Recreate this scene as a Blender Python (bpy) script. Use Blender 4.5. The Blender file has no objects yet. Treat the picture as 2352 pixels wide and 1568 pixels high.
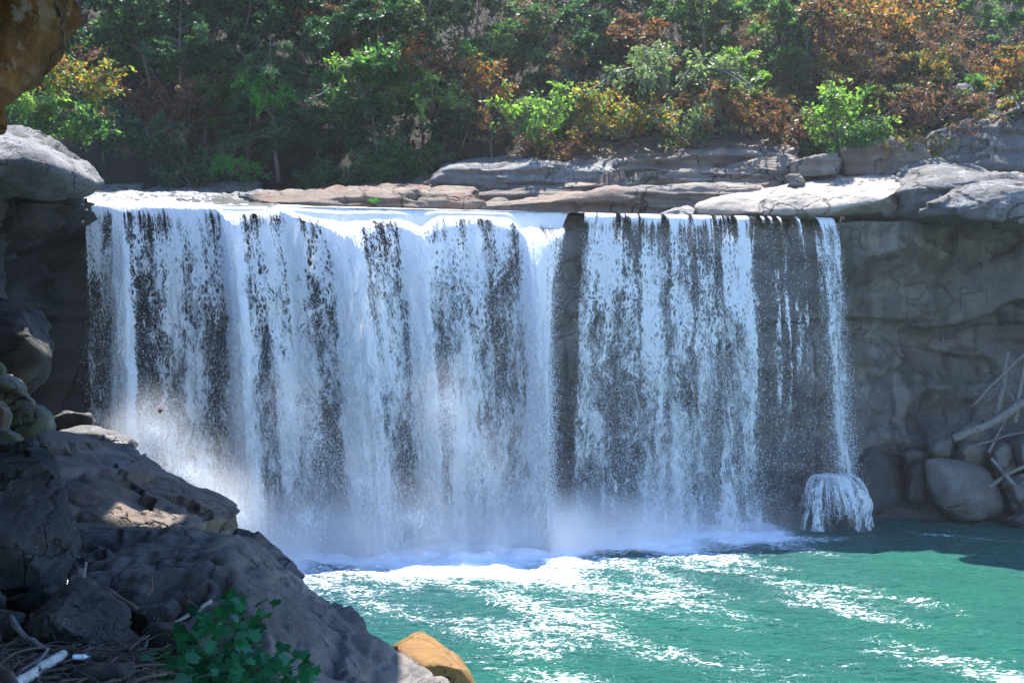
import bpy, bmesh, math, random
import numpy as np
from mathutils import Vector
SC = bpy.context.scene
COL = SC.collection
R = math.radians
CAM_Z = 12.0
F = 2522.0          # focal length in the survey pixels used for tracing (2352 wide)

# ------------------------------------------------------------------ camera, sky, sun, exposure
SUN_EL, SUN_AZ = 66.0, 7.0      # azimuth measured from +Y (view direction) towards +X
cam = bpy.data.cameras.new('camera')
cam.sensor_width = 36.0
cam.lens = 36.0 * F / 2352.0
cam.clip_start, cam.clip_end = 0.1, 1500.0
cam_o = bpy.data.objects.new('camera', cam); COL.objects.link(cam_o)
cam_o.location = (0, 0, CAM_Z); cam_o.rotation_euler = (R(90), 0, 0)
SC.camera = cam_o

W = bpy.data.worlds.new('World'); SC.world = W; W.use_nodes = True
_nt = W.node_tree
_sky = _nt.nodes.new('ShaderNodeTexSky'); _sky.sky_type = 'NISHITA'; _sky.sun_disc = False
_sky.sun_elevation = R(SUN_EL); _sky.sun_rotation = R(SUN_AZ)
_sky.air_density = 1.0; _sky.dust_density = 0.0; _sky.ozone_density = 10.0
_bg = _nt.nodes['Background']; _bg.inputs['Strength'].default_value = 0.15
_nt.links.new(_sky.outputs[0], _bg.inputs['Color'])

sun = bpy.data.lights.new('sun', 'SUN'); sun.energy = 5.0; sun.angle = R(0.5); sun.color = (1.0, 0.95, 0.87)
sun_o = bpy.data.objects.new('sun', sun); COL.objects.link(sun_o)
SDIR = Vector((math.sin(R(SUN_AZ)) * math.cos(R(SUN_EL)), math.cos(R(SUN_AZ)) * math.cos(R(SUN_EL)), math.sin(R(SUN_EL))))
sun_o.rotation_euler = SDIR.to_track_quat('Z', 'Y').to_euler()
sun_o.location = (0, 0, 120)

SC.view_settings.view_transform = 'Standard'; SC.view_settings.look = 'None'
SC.view_settings.exposure = 1.95; SC.view_settings.gamma = 1.0
cy = SC.cycles
cy.max_bounces = 8; cy.diffuse_bounces = 3; cy.glossy_bounces = 2; cy.transmission_bounces = 4
cy.volume_bounces = 2; cy.transparent_max_bounces = 24
cy.use_denoising = True
try: cy.denoiser = 'OPENIMAGEDENOISE'
except Exception: pass
cy.sample_clamp_indirect = 4.0; cy.sample_clamp_direct = 30.0
cy.caustics_reflective = False; cy.caustics_refractive = False
cy.volume_step_rate = 1.0; cy.volume_max_steps = 64

# ------------------------------------------------------------------ numeric helpers
def P(u, v, d):
    return np.array([(u - 1176) / F * d, d, CAM_Z - (v - 784) / F * d])

_rs = np.random.RandomState(7)
_perm = np.concatenate([_rs.permutation(256)] * 3)
_grad = _rs.normal(size=(256, 3)); _grad /= np.linalg.norm(_grad, axis=1)[:, None]
def noise3(p):
    p = np.asarray(p, float); i = np.floor(p).astype(int); f = p - i
    w = f * f * f * (f * (f * 6 - 15) + 10); i &= 255
    out = 0
    for dx in (0, 1):
        for dy in (0, 1):
            for dz in (0, 1):
                h = _perm[_perm[_perm[i[:, 0] + dx] + i[:, 1] + dy] + i[:, 2] + dz]
                g = _grad[h]
                dot = g[:, 0] * (f[:, 0] - dx) + g[:, 1] * (f[:, 1] - dy) + g[:, 2] * (f[:, 2] - dz)
                ww = (w[:, 0] if dx else 1 - w[:, 0]) * (w[:, 1] if dy else 1 - w[:, 1]) * (w[:, 2] if dz else 1 - w[:, 2])
                out = out + dot * ww
    return out * 1.5
def fbm(p, octv=4, gain=0.5, lac=2.03):
    a, s, t = 1.0, 0.0, 0.0
    p = np.asarray(p, float)
    for _ in range(octv):
        s = s + a * noise3(p); t += a; a *= gain; p = p * lac + 17.3
    return s / t
def sstep(a, b, x):
    t = np.clip((x - a) / (b - a), 0, 1); return t * t * (3 - 2 * t)
def interp(x, tab):
    return np.interp(x, [t[0] for t in tab], [t[1] for t in tab])

def mesh_np(name, V, Fc, mat=None, smooth=True, uv=None, attrs=None, mats=None):
    me = bpy.data.meshes.new(name)
    V = np.ascontiguousarray(V, dtype=np.float32); Fc = np.ascontiguousarray(Fc, dtype=np.int32)
    n, k = Fc.shape
    me.vertices.add(len(V)); me.vertices.foreach_set('co', V.ravel())
    me.loops.add(n * k); me.loops.foreach_set('vertex_index', Fc.ravel())
    me.polygons.add(n); me.polygons.foreach_set('loop_start', np.arange(0, n * k, k, dtype=np.int32))
    try: me.polygons.foreach_set('loop_total', np.full(n, k, dtype=np.int32))
    except Exception: pass
    me.update(calc_edges=True)
    me.polygons.foreach_set('use_smooth', np.full(n, smooth, dtype=bool))
    if uv is not None:
        l = me.uv_layers.new(name='UVMap'); l.data.foreach_set('uv', np.ascontiguousarray(uv[Fc.ravel()], dtype=np.float32).ravel())
    for a, arr in (attrs or {}).items():
        at = me.attributes.new(a, 'FLOAT', 'POINT'); at.data.foreach_set('value', np.ascontiguousarray(arr, dtype=np.float32))
    if mat: me.materials.append(mat)
    me.validate()
    return me
def obj(name, me, parent=None, loc=(0, 0, 0)):
    o = bpy.data.objects.new(name, me); COL.objects.link(o); o.location = loc
    if parent: o.parent = parent
    return o
def tag(o, label=None, cat=None, group=None, kind=None):
    if label: o['label'] = label
    if cat: o['category'] = cat
    if group: o['group'] = group
    if kind: o['kind'] = kind
    return o
def empty(name, loc):
    o = bpy.data.objects.new(name, None); COL.objects.link(o); o.location = loc; o.empty_display_size = 0.2
    return o
def grid_faces(nu, nv, flip=False):
    i = np.arange(nu * nv).reshape(nv, nu)
    f = np.stack([i[:-1, :-1], i[:-1, 1:], i[1:, 1:], i[1:, :-1]], -1).reshape(-1, 4)
    return f[:, ::-1] if flip else f

# ------------------------------------------------------------------ material helpers
class NT:
    def __init__(s, name):
        s.m = bpy.data.materials.new(name); s.m.use_nodes = True; s.t = s.m.node_tree; s.t.nodes.clear()
        s.out = s.t.nodes.new('ShaderNodeOutputMaterial')
    def n(s, typ, ins=None, **props):
        nd = s.t.nodes.new('ShaderNode' + typ)
        for k, v in props.items(): setattr(nd, k, v)
        for k, v in (ins or {}).items(): s.put(nd.inputs[k], v)
        return nd
    def put(s, sock, v):
        if isinstance(v, bpy.types.NodeSocket): s.t.links.new(v, sock)
        else: sock.default_value = v
    def math(s, op, a, b=0.0, c=0.0, clamp=False):
        nd = s.n('Math', operation=op, use_clamp=clamp)
        s.put(nd.inputs[0], a); s.put(nd.inputs[1], b); s.put(nd.inputs[2], c)
        return nd.outputs[0]
    def ss(s, lo, hi, x, to0=0.0, to1=1.0):
        nd = s.n('MapRange', interpolation_type='SMOOTHSTEP')
        s.put(nd.inputs[0], x); s.put(nd.inputs[1], lo); s.put(nd.inputs[2], hi); nd.inputs[3].default_value = to0; nd.inputs[4].default_value = to1
        return nd.outputs[0]
    def mix(s, f, a, b, mode='MIX'):
        nd = s.n('Mix', data_type='RGBA', blend_type=mode)
        s.put(nd.inputs[0], f); s.put(nd.inputs[6], a if isinstance(a, bpy.types.NodeSocket) else (*a, 1)[:4])
        s.put(nd.inputs[7], b if isinstance(b, bpy.types.NodeSocket) else (*b, 1)[:4])
        return nd.outputs[2]
    def mapv(s, vec, scale, loc=(0, 0, 0), rot=(0, 0, 0)):
        nd = s.n('Mapping'); s.put(nd.inputs[0], vec); nd.inputs['Scale'].default_value = scale
        nd.inputs['Location'].default_value = loc; nd.inputs['Rotation'].default_value = rot
        return nd.outputs[0]
    def noise(s, vec, scale, detail=4.0, rough=0.55, dist=0.0):
        nd = s.n('TexNoise', {'Scale': scale, 'Detail': detail, 'Roughness': rough, 'Distortion': dist}); s.put(nd.inputs['Vector'], vec)
        return nd.outputs[0]
    def ramp(s, f, stops):
        nd = s.n('ValToRGB'); s.put(nd.inputs[0], f); cr = nd.color_ramp
        while len(cr.elements) < len(stops): cr.elements.new(0.5)
        for e, (p, c) in zip(cr.elements, stops): e.position = p; e.color = (*c, 1)
        return nd.outputs[0]
    def bump(s, h, strength, dist, normal=None):
        nd = s.n('Bump', {'Height': h, 'Strength': strength, 'Distance': dist})
        if normal: s.put(nd.inputs['Normal'], normal)
        return nd.outputs[0]
    def surf(s, sh): s.t.links.new(sh, s.out.inputs['Surface'])

def rock_mat(name, dark, mid, light, scale=1.0, strata=0.0, lichen=None, lichen_amt=0.5, rough=0.8, bump=0.5, streak=0.0, stain=None, stain_amt=0.5, spec=0.3, speck=0.0, srot=(0, 0, 0)):
    t = NT(name)
    co = t.n('TexCoord').outputs['Object']
    n1 = t.noise(co, 0.35 * scale, 6, 0.6)
    n2 = t.noise(co, 2.2 * scale, 8, 0.65, 0.4)
    n3 = t.noise(co, 11 * scale, 8, 0.7)
    f = t.math('ADD', t.math('MULTIPLY', n1, 0.5), t.math('MULTIPLY', n2, 0.5))
    col = t.ramp(f, [(0.3, dark), (0.5, mid), (0.72, light)])
    h = t.math('ADD', t.math('MULTIPLY', n2, 1.0), t.math('ADD', t.math('MULTIPLY', n3, 0.5), t.math('MULTIPLY', t.noise(co, 34 * scale, 6, 0.75), 0.22)))
    if strata:
        sv = t.mapv(co, (0.25 * scale, 0.25 * scale, 5.0 * scale), rot=srot)
        ns = t.noise(sv, 1.0, 5, 0.6, 0.6)
        col = t.mix(t.math('MULTIPLY', t.ss(0.42, 0.6, ns), 0.6 * strata), col, tuple(c * 0.45 for c in dark))
        h = t.math('ADD', h, t.math('MULTIPLY', ns, 1.3 * strata))
    if streak:
        kv = t.mapv(co, (2.2 * scale, 2.2 * scale, 0.16 * scale))
        nk = t.noise(kv, 1.0, 5, 0.6)
        col = t.mix(t.math('MULTIPLY', t.ss(0.5, 0.62, nk), streak), col, tuple(c * 0.3 for c in dark))
        nk2 = t.noise(t.mapv(co, (1.6 * scale, 1.6 * scale, 0.12 * scale), loc=(9, 4, 2)), 1.0, 4, 0.6)
        col = t.mix(t.math('MULTIPLY', t.ss(0.56, 0.7, nk2), streak * 0.6), col, tuple(min(1, c * 1.5) for c in light))
    if stain is not None:
        nst = t.noise(t.mapv(co, (1, 1, 1), loc=(3, 8, 1)), 0.8 * scale, 6, 0.6, 0.8)
        col = t.mix(t.math('MULTIPLY', t.ss(0.48, 0.66, nst), stain_amt), col, stain)
    if lichen is not None:
        nl = t.noise(t.mapv(co, (1, 1, 1), loc=(13, 5, 7)), 3.3 * scale, 8, 0.75)
        nb = t.noise(t.mapv(co, (1, 1, 1), loc=(1, 15, 7)), 0.5 * scale, 3, 0.5)
        col = t.mix(t.math('MULTIPLY', t.math('MULTIPLY', t.ss(0.52, 0.6, nl), t.ss(0.42, 0.6, nb)), lichen_amt), col, lichen)
    # cracks
    vo = t.n('TexVoronoi', {'Scale': 0.55 * scale}, feature='DISTANCE_TO_EDGE')
    wv = t.n('VectorMath', operation='ADD'); t.put(wv.inputs[0], co)
    nc = t.n('TexNoise', {'Scale': 1.3 * scale, 'Detail': 5.0}); t.put(nc.inputs['Vector'], co)
    sc_ = t.n('VectorMath', operation='SCALE'); t.put(sc_.inputs[0], nc.outputs[1]); sc_.inputs['Scale'].default_value = 1.4 / scale
    t.put(wv.inputs[1], sc_.outputs[0]); t.put(vo.inputs['Vector'], wv.outputs[0])
    crack = t.math('MULTIPLY', t.math('SUBTRACT', 1.0, t.ss(0.0, 0.022, vo.outputs[0])), t.ss(0.45, 0.56, n1))
    col = t.mix(t.math('MULTIPLY', crack, 0.8), col, tuple(c * 0.25 for c in dark))
    h = t.math('SUBTRACT', h, t.math('MULTIPLY', crack, 0.9))
    grain = t.noise(co, 60 * scale, 3, 0.6)
    col = t.mix(0.25, col, t.mix(grain, (0, 0, 0), (2, 2, 2)), 'MULTIPLY')
    col = t.mix(t.math('MULTIPLY', n3, 0.55), col, (0.25, 0.25, 0.25), 'MULTIPLY')
    ro = t.math('MULTIPLY_ADD', n2, 0.35, rough - 0.18, clamp=True)
    if speck:
        sp = t.n('TexVoronoi', {'Scale': 38.0, 'Randomness': 1.0}); t.put(sp.inputs['Vector'], co)
        pm = t.math('MULTIPLY', t.math('LESS_THAN', sp.outputs['Distance'], 0.16), t.ss(0.47, 0.62, t.noise(co, 2.6, 4, 0.6)))
        col = t.mix(t.math('MULTIPLY', pm, speck), col, (0.75, 0.68, 0.5))
    b = t.n('BsdfPrincipled', {'Base Color': col, 'Roughness': ro, 'Specular IOR Level': spec, 'Normal': t.bump(h, bump, 0.12 / scale)})
    t.surf(b.outputs[0])
    return t.m

M = {}
M['fore_dark'] = rock_mat('dark_rock', (0.008, 0.007, 0.0065), (0.023, 0.0185, 0.016), (0.07, 0.057, 0.046), 1.6, 0, None, bump=0.7, rough=0.62, spec=0.4, speck=0.7)
M['fore_streak'] = rock_mat('streaked_rock', (0.034, 0.028, 0.024), (0.145, 0.122, 0.104), (0.37, 0.32, 0.27), 1.3, 0.6, None, bump=0.8, rough=0.6, spec=0.4, speck=0.5, srot=(0.2, 0.75, 0.3))
M['fore_brown'] = rock_mat('brown_rock', (0.032, 0.02, 0.013), (0.105, 0.068, 0.045), (0.23, 0.165, 0.115), 0.9, 0.25, None, bump=0.7, rough=0.6, stain=(0.26, 0.25, 0.25), stain_amt=0.45, spec=0.4)
M['orange'] = rock_mat('orange_rock', (0.07, 0.03, 0.012), (0.22, 0.115, 0.03), (0.36, 0.215, 0.065), 1.5, 0.3, None, bump=0.7, stain=(0.12, 0.07, 0.03), stain_amt=0.6)
M['overhang'] = rock_mat('rusty_bounce_rock', (0.05, 0.02, 0.008), (0.28, 0.112, 0.022), (0.58, 0.3, 0.095), 0.7, 0.7, (0.5, 0.44, 0.36), 0.55, bump=0.9, stain=(0.03, 0.02, 0.012), stain_amt=0.75)  # rusty rock, its orange brightened to carry warm bounce light
M['lichen'] = rock_mat('lichened_rock', (0.05, 0.05, 0.053), (0.13, 0.13, 0.135), (0.27, 0.27, 0.27), 0.8, 0.2, (0.035, 0.038, 0.033), 0.9, bump=0.8, stain=(0.1, 0.09, 0.07), stain_amt=0.4)
M['green_rock'] = rock_mat('green_grey_rock', (0.06, 0.058, 0.045), (0.14, 0.14, 0.11), (0.26, 0.26, 0.215), 0.7, 0.4, (0.25, 0.17, 0.02), 0.5, bump=0.7)
M['shelf'] = rock_mat('shelf_rock', (0.07, 0.06, 0.054), (0.18, 0.152, 0.132), (0.32, 0.275, 0.235), 0.35, 0.8, (0.08, 0.08, 0.07), 0.3, bump=0.8, stain=(0.26, 0.12, 0.07), stain_amt=0.35)
M['shelf_red'] = rock_mat('reddish_shelf_rock', (0.065, 0.046, 0.036), (0.175, 0.132, 0.102), (0.3, 0.235, 0.185), 0.4, 0.7, (0.3, 0.06, 0.03), 0.55, bump=0.9, stain=(0.2, 0.08, 0.05), stain_amt=0.5)
M['pale'] = rock_mat('pale_rock', (0.15, 0.13, 0.115), (0.29, 0.25, 0.215), (0.4, 0.345, 0.295), 0.3, 0.15, (0.12, 0.12, 0.11), 0.25, bump=0.6)
M['grey_cap'] = rock_mat('grey_cap_rock', (0.05, 0.05, 0.05), (0.13, 0.125, 0.12), (0.25, 0.24, 0.23), 0.35, 0.3, (0.4, 0.42, 0.44), 0.5, bump=0.9, streak=0.3)
M['black_rock'] = rock_mat('alcove_shade_rock', (0.012, 0.011, 0.011), (0.03, 0.027, 0.026), (0.1, 0.085, 0.07), 0.4, 0.3, None, bump=0.8, streak=0.6)  # near-black base puts the alcove's shade into the colour; streaks are its own
M['boulder'] = rock_mat('grey_boulder_rock', (0.09, 0.085, 0.08), (0.2, 0.185, 0.17), (0.32, 0.3, 0.275), 0.35, 0.1, None, bump=0.6)
M['boulder_wet'] = rock_mat('wet_boulder_rock', (0.03, 0.029, 0.031), (0.075, 0.07, 0.068), (0.14, 0.13, 0.122), 0.4, 0.15, None, bump=0.7, rough=0.5, spec=0.5)

# ------------------------------------------------------------------ rocks
_ico = {}
def ico(sub):
    if sub not in _ico:
        bm = bmesh.new(); bmesh.ops.create_icosphere(bm, subdivisions=sub, radius=1.0)
        _ico[sub] = (np.array([v.co[:] for v in bm.verts]), np.array([[v.index for v in f.verts] for f in bm.faces])); bm.free()
    return _ico[sub]
def rock_mesh(name, pts, mat, sub=5, p=16, disp=0.06, freq=0.8, strata=0.0, sfreq=2.0, seed=0, ridge=0.0, facet=0.14):
    pts = np.array(pts, float)
    bm = bmesh.new()
    for q in pts: bm.verts.new(q)
    bmesh.ops.convex_hull(bm, input=bm.verts[:])
    bm.normal_update()
    c = pts.mean(0)
    N, H = [], []
    for f in sorted(bm.faces, key=lambda f: -f.calc_area()):
        n = np.array(f.normal[:]); h = float(np.dot(n, np.array(f.verts[0].co[:]) - c))
        if h < 0: n, h = -n, -h
        if all(np.dot(n, m) < 0.985 for m in N): N.append(n); H.append(max(h, 1e-3))
    bm.free()
    N, H = np.array(N), np.array(H)
    D, Fc = ico(sub)
    half = (pts.max(0) - pts.min(0)) / 2
    D = D * half; D /= np.linalg.norm(D, axis=1)[:, None]
    q = np.maximum(D @ N.T, 0) / H
    r = (q ** p).sum(1) ** (-1.0 / p)
    V = c + D * r[:, None]
    # smoothed normals of the polyhedron
    wgt = (q ** p); nrm = wgt @ N; nrm /= np.linalg.norm(nrm, axis=1)[:, None]
    s = seed * 13.7
    dd = fbm(V * freq + s, 5) * disp * 1.6 + (np.abs(fbm(V * freq * 3.1 + s + 9, 4)) - .15) * disp * 0.35
    if ridge: dd = dd - ridge * (1 - np.abs(fbm(V * freq * 0.7 + s + 50, 4)) * 3).clip(0, 1) ** 6
    if facet:
        rsf = np.random.RandomState(seed + 500); ext = pts.max(0) - pts.min(0); nc = 46
        Ck = pts.min(0) + rsf.rand(nc, 3) * ext; Rk = rsf.normal(size=(nc, 3)); Rk /= np.linalg.norm(Rk, axis=1)[:, None]
        Vw = V + 0.10 * ext.min() * np.stack([fbm(V * freq * 1.5 + s + 70 + 20 * i, 3) for i in range(3)], 1)
        d2_ = ((Vw[:, None, :] - Ck[None]) ** 2 / (ext * ext)[None, None]).sum(2); kk_ = d2_.argmin(1)
        fd = ((V - Ck[kk_]) * Rk[kk_]).sum(1) * facet + (Rk[kk_, 0]) * facet * 0.12 * ext.min()
        dd = dd + np.clip(fd, -.12 * ext.min(), .12 * ext.min())
    V = V + nrm * dd[:, None]
    if strata:
        zz = V[:, 2] * sfreq + 0.8 * fbm(V * 0.25 + s, 3)
        k = noise3(np.stack([V[:, 0] * 0.1, V[:, 1] * 0.1, zz], 1) + s)
        hz = 1 - np.abs(nrm[:, 2])
        V[:, :2] += (nrm[:, :2] * (strata * (np.sign(k) * np.abs(k) ** 0.5) * hz)[:, None])
    base = np.array([V[:, 0].mean(), V[:, 1].mean(), V[:, 2].min()])
    return mesh_np(name, V - base, Fc, mat), base
def rock(name, label, pts, mat, cat='boulder', group=None, kind=None, parent=None, uvd=True, **k):
    if uvd: pts = [P(*q) for q in pts]
    me, base = rock_mesh(name, pts, M[mat] if isinstance(mat, str) else mat, **k)
    o = obj(name, me, parent, base)
    if kind: tag(o, kind=kind)
    else: tag(o, label, cat, group)
    return o
def slab(top_front, top_back, drop):
    """hull points: front top edge, back top edge and a front bottom edge `drop` px lower."""
    pts = list(top_front) + list(top_back)
    pts += [(u, v + dr, d) for (u, v, d), dr in zip(top_front, drop)] + [(u, v + 60, d) for (u, v, d) in top_back]
    return pts
def tube(path, radii, seg=8, rough=0.0, seed=0, cap=True):
    path = np.array(path, float); n = len(path); radii = np.broadcast_to(radii, (n,)) if np.ndim(radii) == 0 else np.array(radii)
    tg = np.gradient(path, axis=0); tg /= np.linalg.norm(tg, axis=1)[:, None] + 1e-9
    ref = np.array([0.31, 0.17, 0.94]); 
    if abs(tg[0] @ ref) > 0.9: ref = np.array([0.9, 0.3, 0.1])
    a = np.cross(tg, ref); a /= np.linalg.norm(a, axis=1)[:, None] + 1e-9; b = np.cross(tg, a)
    th = np.linspace(0, 2 * np.pi, seg, endpoint=False)
    ring = path[:, None] + radii[:, None, None] * (np.cos(th)[None, :, None] * a[:, None] + np.sin(th)[None, :, None] * b[:, None])
    V = ring.reshape(-1, 3)
    if rough:
        dn = fbm(V / (np.mean(radii) * 3 + 1e-6) + seed, 3) * rough * np.repeat(radii, seg)
        V = V + (V - np.repeat(path, seg, 0)) / (np.repeat(radii, seg)[:, None] + 1e-9) * dn[:, None]
    i = np.arange(n * seg).reshape(n, seg); j = np.roll(i, -1, 1)
    Fc = np.stack([i[:-1], j[:-1], j[1:], i[1:]], -1).reshape(-1, 4)
    V = np.concatenate([V, path[:1], path[-1:]])
    c0, c1 = n * seg, n * seg + 1
    caps = np.concatenate([np.stack([j[0], i[0], np.full(seg, c0), np.full(seg, c0)], -1), np.stack([i[-1], j[-1], np.full(seg, c1), np.full(seg, c1)], -1)])
    return V, np.concatenate([Fc, caps])
def merge(parts):
    V, Fc, k = [], [], 0
    for v, f in parts: V.append(v); Fc.append(f + k); k += len(v)
    return np.concatenate(V), np.concatenate(Fc)
def quads_to_mesh(name, V, Fc, mat, smooth=True):
    # caps carry doubled corners: split into tris
    dg = Fc[:, 2] == Fc[:, 3]
    q = Fc[~dg]; tri = np.concatenate([Fc[dg][:, :3], q[:, [0, 1, 2]], q[:, [0, 2, 3]]])
    return mesh_np(name, V, tri, mat, smooth)
def curve_path(pts, n=14, wob=0.0, seed=0):
    pts = np.array(pts, float); s = np.linspace(0, len(pts) - 1, n)
    out = np.stack([np.interp(s, range(len(pts)), pts[:, i]) for i in range(3)], 1)
    if n > 6 and len(pts) > 2:
        kq = np.array([.25, .5, .25])
        for _ in range(2): out[1:-1] = out[:-2] * .25 + out[1:-1] * .5 + out[2:] * .25
    if wob: out = out + np.stack([noise3(np.stack([s * 1.3, s * 0 + seed, s * 0 + i * 7], 1)) for i in range(3)], 1) * wob * np.sin(np.linspace(0, np.pi, n))[:, None]
    return out
#--TERRAIN
# ------------------------------------------------------------------ terrain: cliff wall, river bed and wooded hillside
def ylip(x):
    return interp(x, [(-60, 46), (-30, 50), (-25.6, 62.5), (-24.8, 64), (20.96, 72), (23, 74.5), (29, 77), (36, 76), (42, 71), (60, 66)])
# cliff wall as a displaced sheet along a plan line
pl = np.array([(-19, 24), (-21.5, 38), (-24.2, 50), (-26.2, 61), (-25.6, 65.2), (-12, 67.6), (0, 69.7), (12, 71.8), (20.5, 73.3), (24, 76), (30, 78.6), (36, 77.5), (41, 72), (46, 62)], float)
seg = np.r_[0, np.cumsum(np.linalg.norm(np.diff(pl, axis=0), axis=1))]
ns_, nz_ = 760, 170
sg = np.linspace(0, seg[-1], ns_)
px_, py_ = np.interp(sg, seg, pl[:, 0]), np.interp(sg, seg, pl[:, 1])
ker = np.ones(13) / 13
px_ = np.convolve(np.pad(px_, 6, 'edge'), ker, 'valid'); py_ = np.convolve(np.pad(py_, 6, 'edge'), ker, 'valid')
tx, ty = np.gradient(px_), np.gradient(py_); tl = np.hypot(tx, ty); nx, ny = ty / tl, -tx / tl     # faces the pool
zz = np.linspace(-1.5, 20.0, nz_)
SG, ZZ = np.meshgrid(sg, zz); X = np.broadcast_to(px_, SG.shape); Y = np.broadcast_to(py_, SG.shape)
q = np.stack([X, Y, ZZ], -1).reshape(-1, 3)
off = 0.9 * fbm(q * (0.16, 0.16, 0.3) + 3, 4) + 0.35 * fbm(q * (0.5, 0.5, 0.9) + 9, 5)
k = noise3(q * (0.09, 0.09, 0.33) + 31); off += 0.5 * np.sign(k) * np.abs(k) ** 0.5
off = off.reshape(SG.shape)
ledge_z = 13.4 + 0.25 * np.sin(X * 0.35) + 0.3 * (X > 24) * 0
off += 0.75 * sstep(-0.15, 0.15, ZZ - ledge_z) + 1.0 * sstep(16.5, 20.0, ZZ)
rr = sstep(20, 25, X)                                     # alcove on the right hollows towards mid height
off += rr * (-1.3 * np.exp(-((ZZ - 9) / 4.5) ** 2) + 1.2 * sstep(16.0, 19, ZZ))
dia = (X - 26) * 0.55 + (ZZ - 15) * 1.0 + 0.5 * fbm(q * 0.3 + 77, 3).reshape(SG.shape)       # slanting blocks on the right
off += rr * 0.7 * (((dia * 0.42) % 1.0) - 0.5) * sstep(13.2, 13.8, ZZ)
lw = 1 - sstep(-25.5, -24.5, X) * 1.0
lw = lw * (Y < 64)
dia2 = (Y - 50) * 0.25 + ZZ * 0.55 + 0.6 * fbm(q * 0.2 + 5, 3).reshape(SG.shape)
off += lw * (1.1 * ((dia2 % 1.0) - 0.5) + 2.2 * sstep(15, 19.5, ZZ) - 2.0)
off += rr * 1.1 * (1 - np.abs(fbm(q * (0.1, 0.1, 0.13) + 61, 3).reshape(SG.shape)) * 3.2).clip(-1, 1) * sstep(1.5, 4, ZZ)
rsf = np.random.RandomState(21); nc = 150
ck = np.stack([rsf.uniform(0, seg[-1], nc), rsf.uniform(-1, 20, nc) * 1.25], 1); rk = rsf.normal(size=(nc, 3))
wq = np.stack([SG + 0.9 * fbm(q * 0.35 + 15, 4).reshape(SG.shape), ZZ * 1.25 + 0.9 * fbm(q * 0.35 + 25, 4).reshape(SG.shape)], -1).reshape(-1, 2)
best = np.full(len(wq), 1e9); bi = np.zeros(len(wq), int)
for i in range(nc):
    dd_ = ((wq - ck[i]) ** 2).sum(1); m_ = dd_ < best; best[m_] = dd_[m_]; bi[m_] = i
fo = ((wq - ck[bi]) * rk[bi, :2]).sum(1) * 0.16 + rk[bi, 2] * 0.22
off += np.clip(fo, -.7, .7).reshape(SG.shape) * (0.45 + 0.55 * rr)
inf = (X > -25.8) & (X < 22) & (Y > 64.5)
off = np.where(inf, np.minimum(off, 0.55 - 0.5 * sstep(18.5, 19.8, ZZ)), off)
V = np.stack([X + nx * off, Y + ny * off, ZZ], -1).reshape(-1, 3)
wet = (1 - sstep(-7, 5, X)) * 0.8 + 0.1
t = NT('cliff_rock')
co = t.n('TexCoord').outputs['Object']
wet_shade = t.n('Attribute', attribute_name='wet').outputs['Fac']
n1 = t.noise(co, 0.13, 6, 0.6, 0.5); n2 = t.noise(co, 0.9, 8, 0.65, 0.5); n3 = t.noise(co, 5, 8, 0.7)
ns1 = t.noise(t.mapv(co, (0.05, 0.05, 1.1)), 1.0, 6, 0.6, 0.4)
nk = t.noise(t.mapv(co, (0.75, 0.75, 0.05)), 1.0, 6, 0.65, 0.3)
f = t.math('ADD', t.math('MULTIPLY', n1, 0.55), t.math('MULTIPLY', n2, 0.45))
col = t.ramp(f, [(0.3, (0.07, 0.065, 0.063)), (0.5, (0.18, 0.166, 0.155)), (0.7, (0.33, 0.305, 0.285))])
col = t.mix(t.math('MULTIPLY', t.ss(0.5, 0.64, nk), 0.7), col, (0.045, 0.04, 0.04))
nk2 = t.noise(t.mapv(co, (0.5, 0.5, 0.045), loc=(4, 7, 1)), 1.0, 5, 0.6, 0.3)
col = t.mix(t.math('MULTIPLY', t.ss(0.55, 0.68, nk2), 0.5), col, (0.42, 0.39, 0.35))
moss = t.math('MULTIPLY', t.ss(0.5, 0.62, t.noise(t.mapv(co, (1, 1, 1), loc=(2, 2, 9)), 0.22, 6, 0.65)), t.ss(12.5, 16.5, t.n('SeparateXYZ', {0: co}).outputs[2]))
col = t.mix(t.math('MULTIPLY', moss, 0.75), col, (0.035, 0.05, 0.028))
col = t.mix(t.math('MULTIPLY', t.ss(0.5, 0.6, ns1), 0.2), col, (0.05, 0.045, 0.042))
col = t.mix(t.math('MULTIPLY', n3, 0.6), col, (0.25, 0.25, 0.25), 'MULTIPLY')
cv = t.n('TexVoronoi', {'Scale': 1.0}, feature='DISTANCE_TO_EDGE')
cn = t.n('TexNoise', {'Scale': 0.35, 'Detail': 6.0}); t.put(cn.inputs['Vector'], co)
csc = t.n('VectorMath', operation='SCALE'); t.put(csc.inputs[0], cn.outputs[1]); csc.inputs['Scale'].default_value = 5.0
cad = t.n('VectorMath', operation='ADD'); t.put(cad.inputs[0], co); t.put(cad.inputs[1], csc.outputs[0])
t.put(cv.inputs['Vector'], t.mapv(cad.outputs[0], (0.16, 0.16, 0.34)))
frac = t.math('MULTIPLY', t.math('SUBTRACT', 1.0, t.ss(0.004, 0.02, cv.outputs[0])), t.ss(0.44, 0.56, n1))
col = t.mix(t.math('MULTIPLY', frac, 0.5), col, (0.02, 0.018, 0.017))
col = t.mix(wet_shade, col, t.mix(1.0, col, (0.13, 0.135, 0.15), 'MULTIPLY'))  # darkens wet rock behind the falls and paints shade on the left alcove wall
h = t.math('ADD', t.math('ADD', n2, t.math('MULTIPLY', n3, 0.4)), t.math('MULTIPLY', ns1, 0.3))
h = t.math('SUBTRACT', t.math('ADD', h, t.math('MULTIPLY', t.noise(co, 14, 6, 0.75), 0.25)), t.math('MULTIPLY', frac, 0.5))
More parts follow.
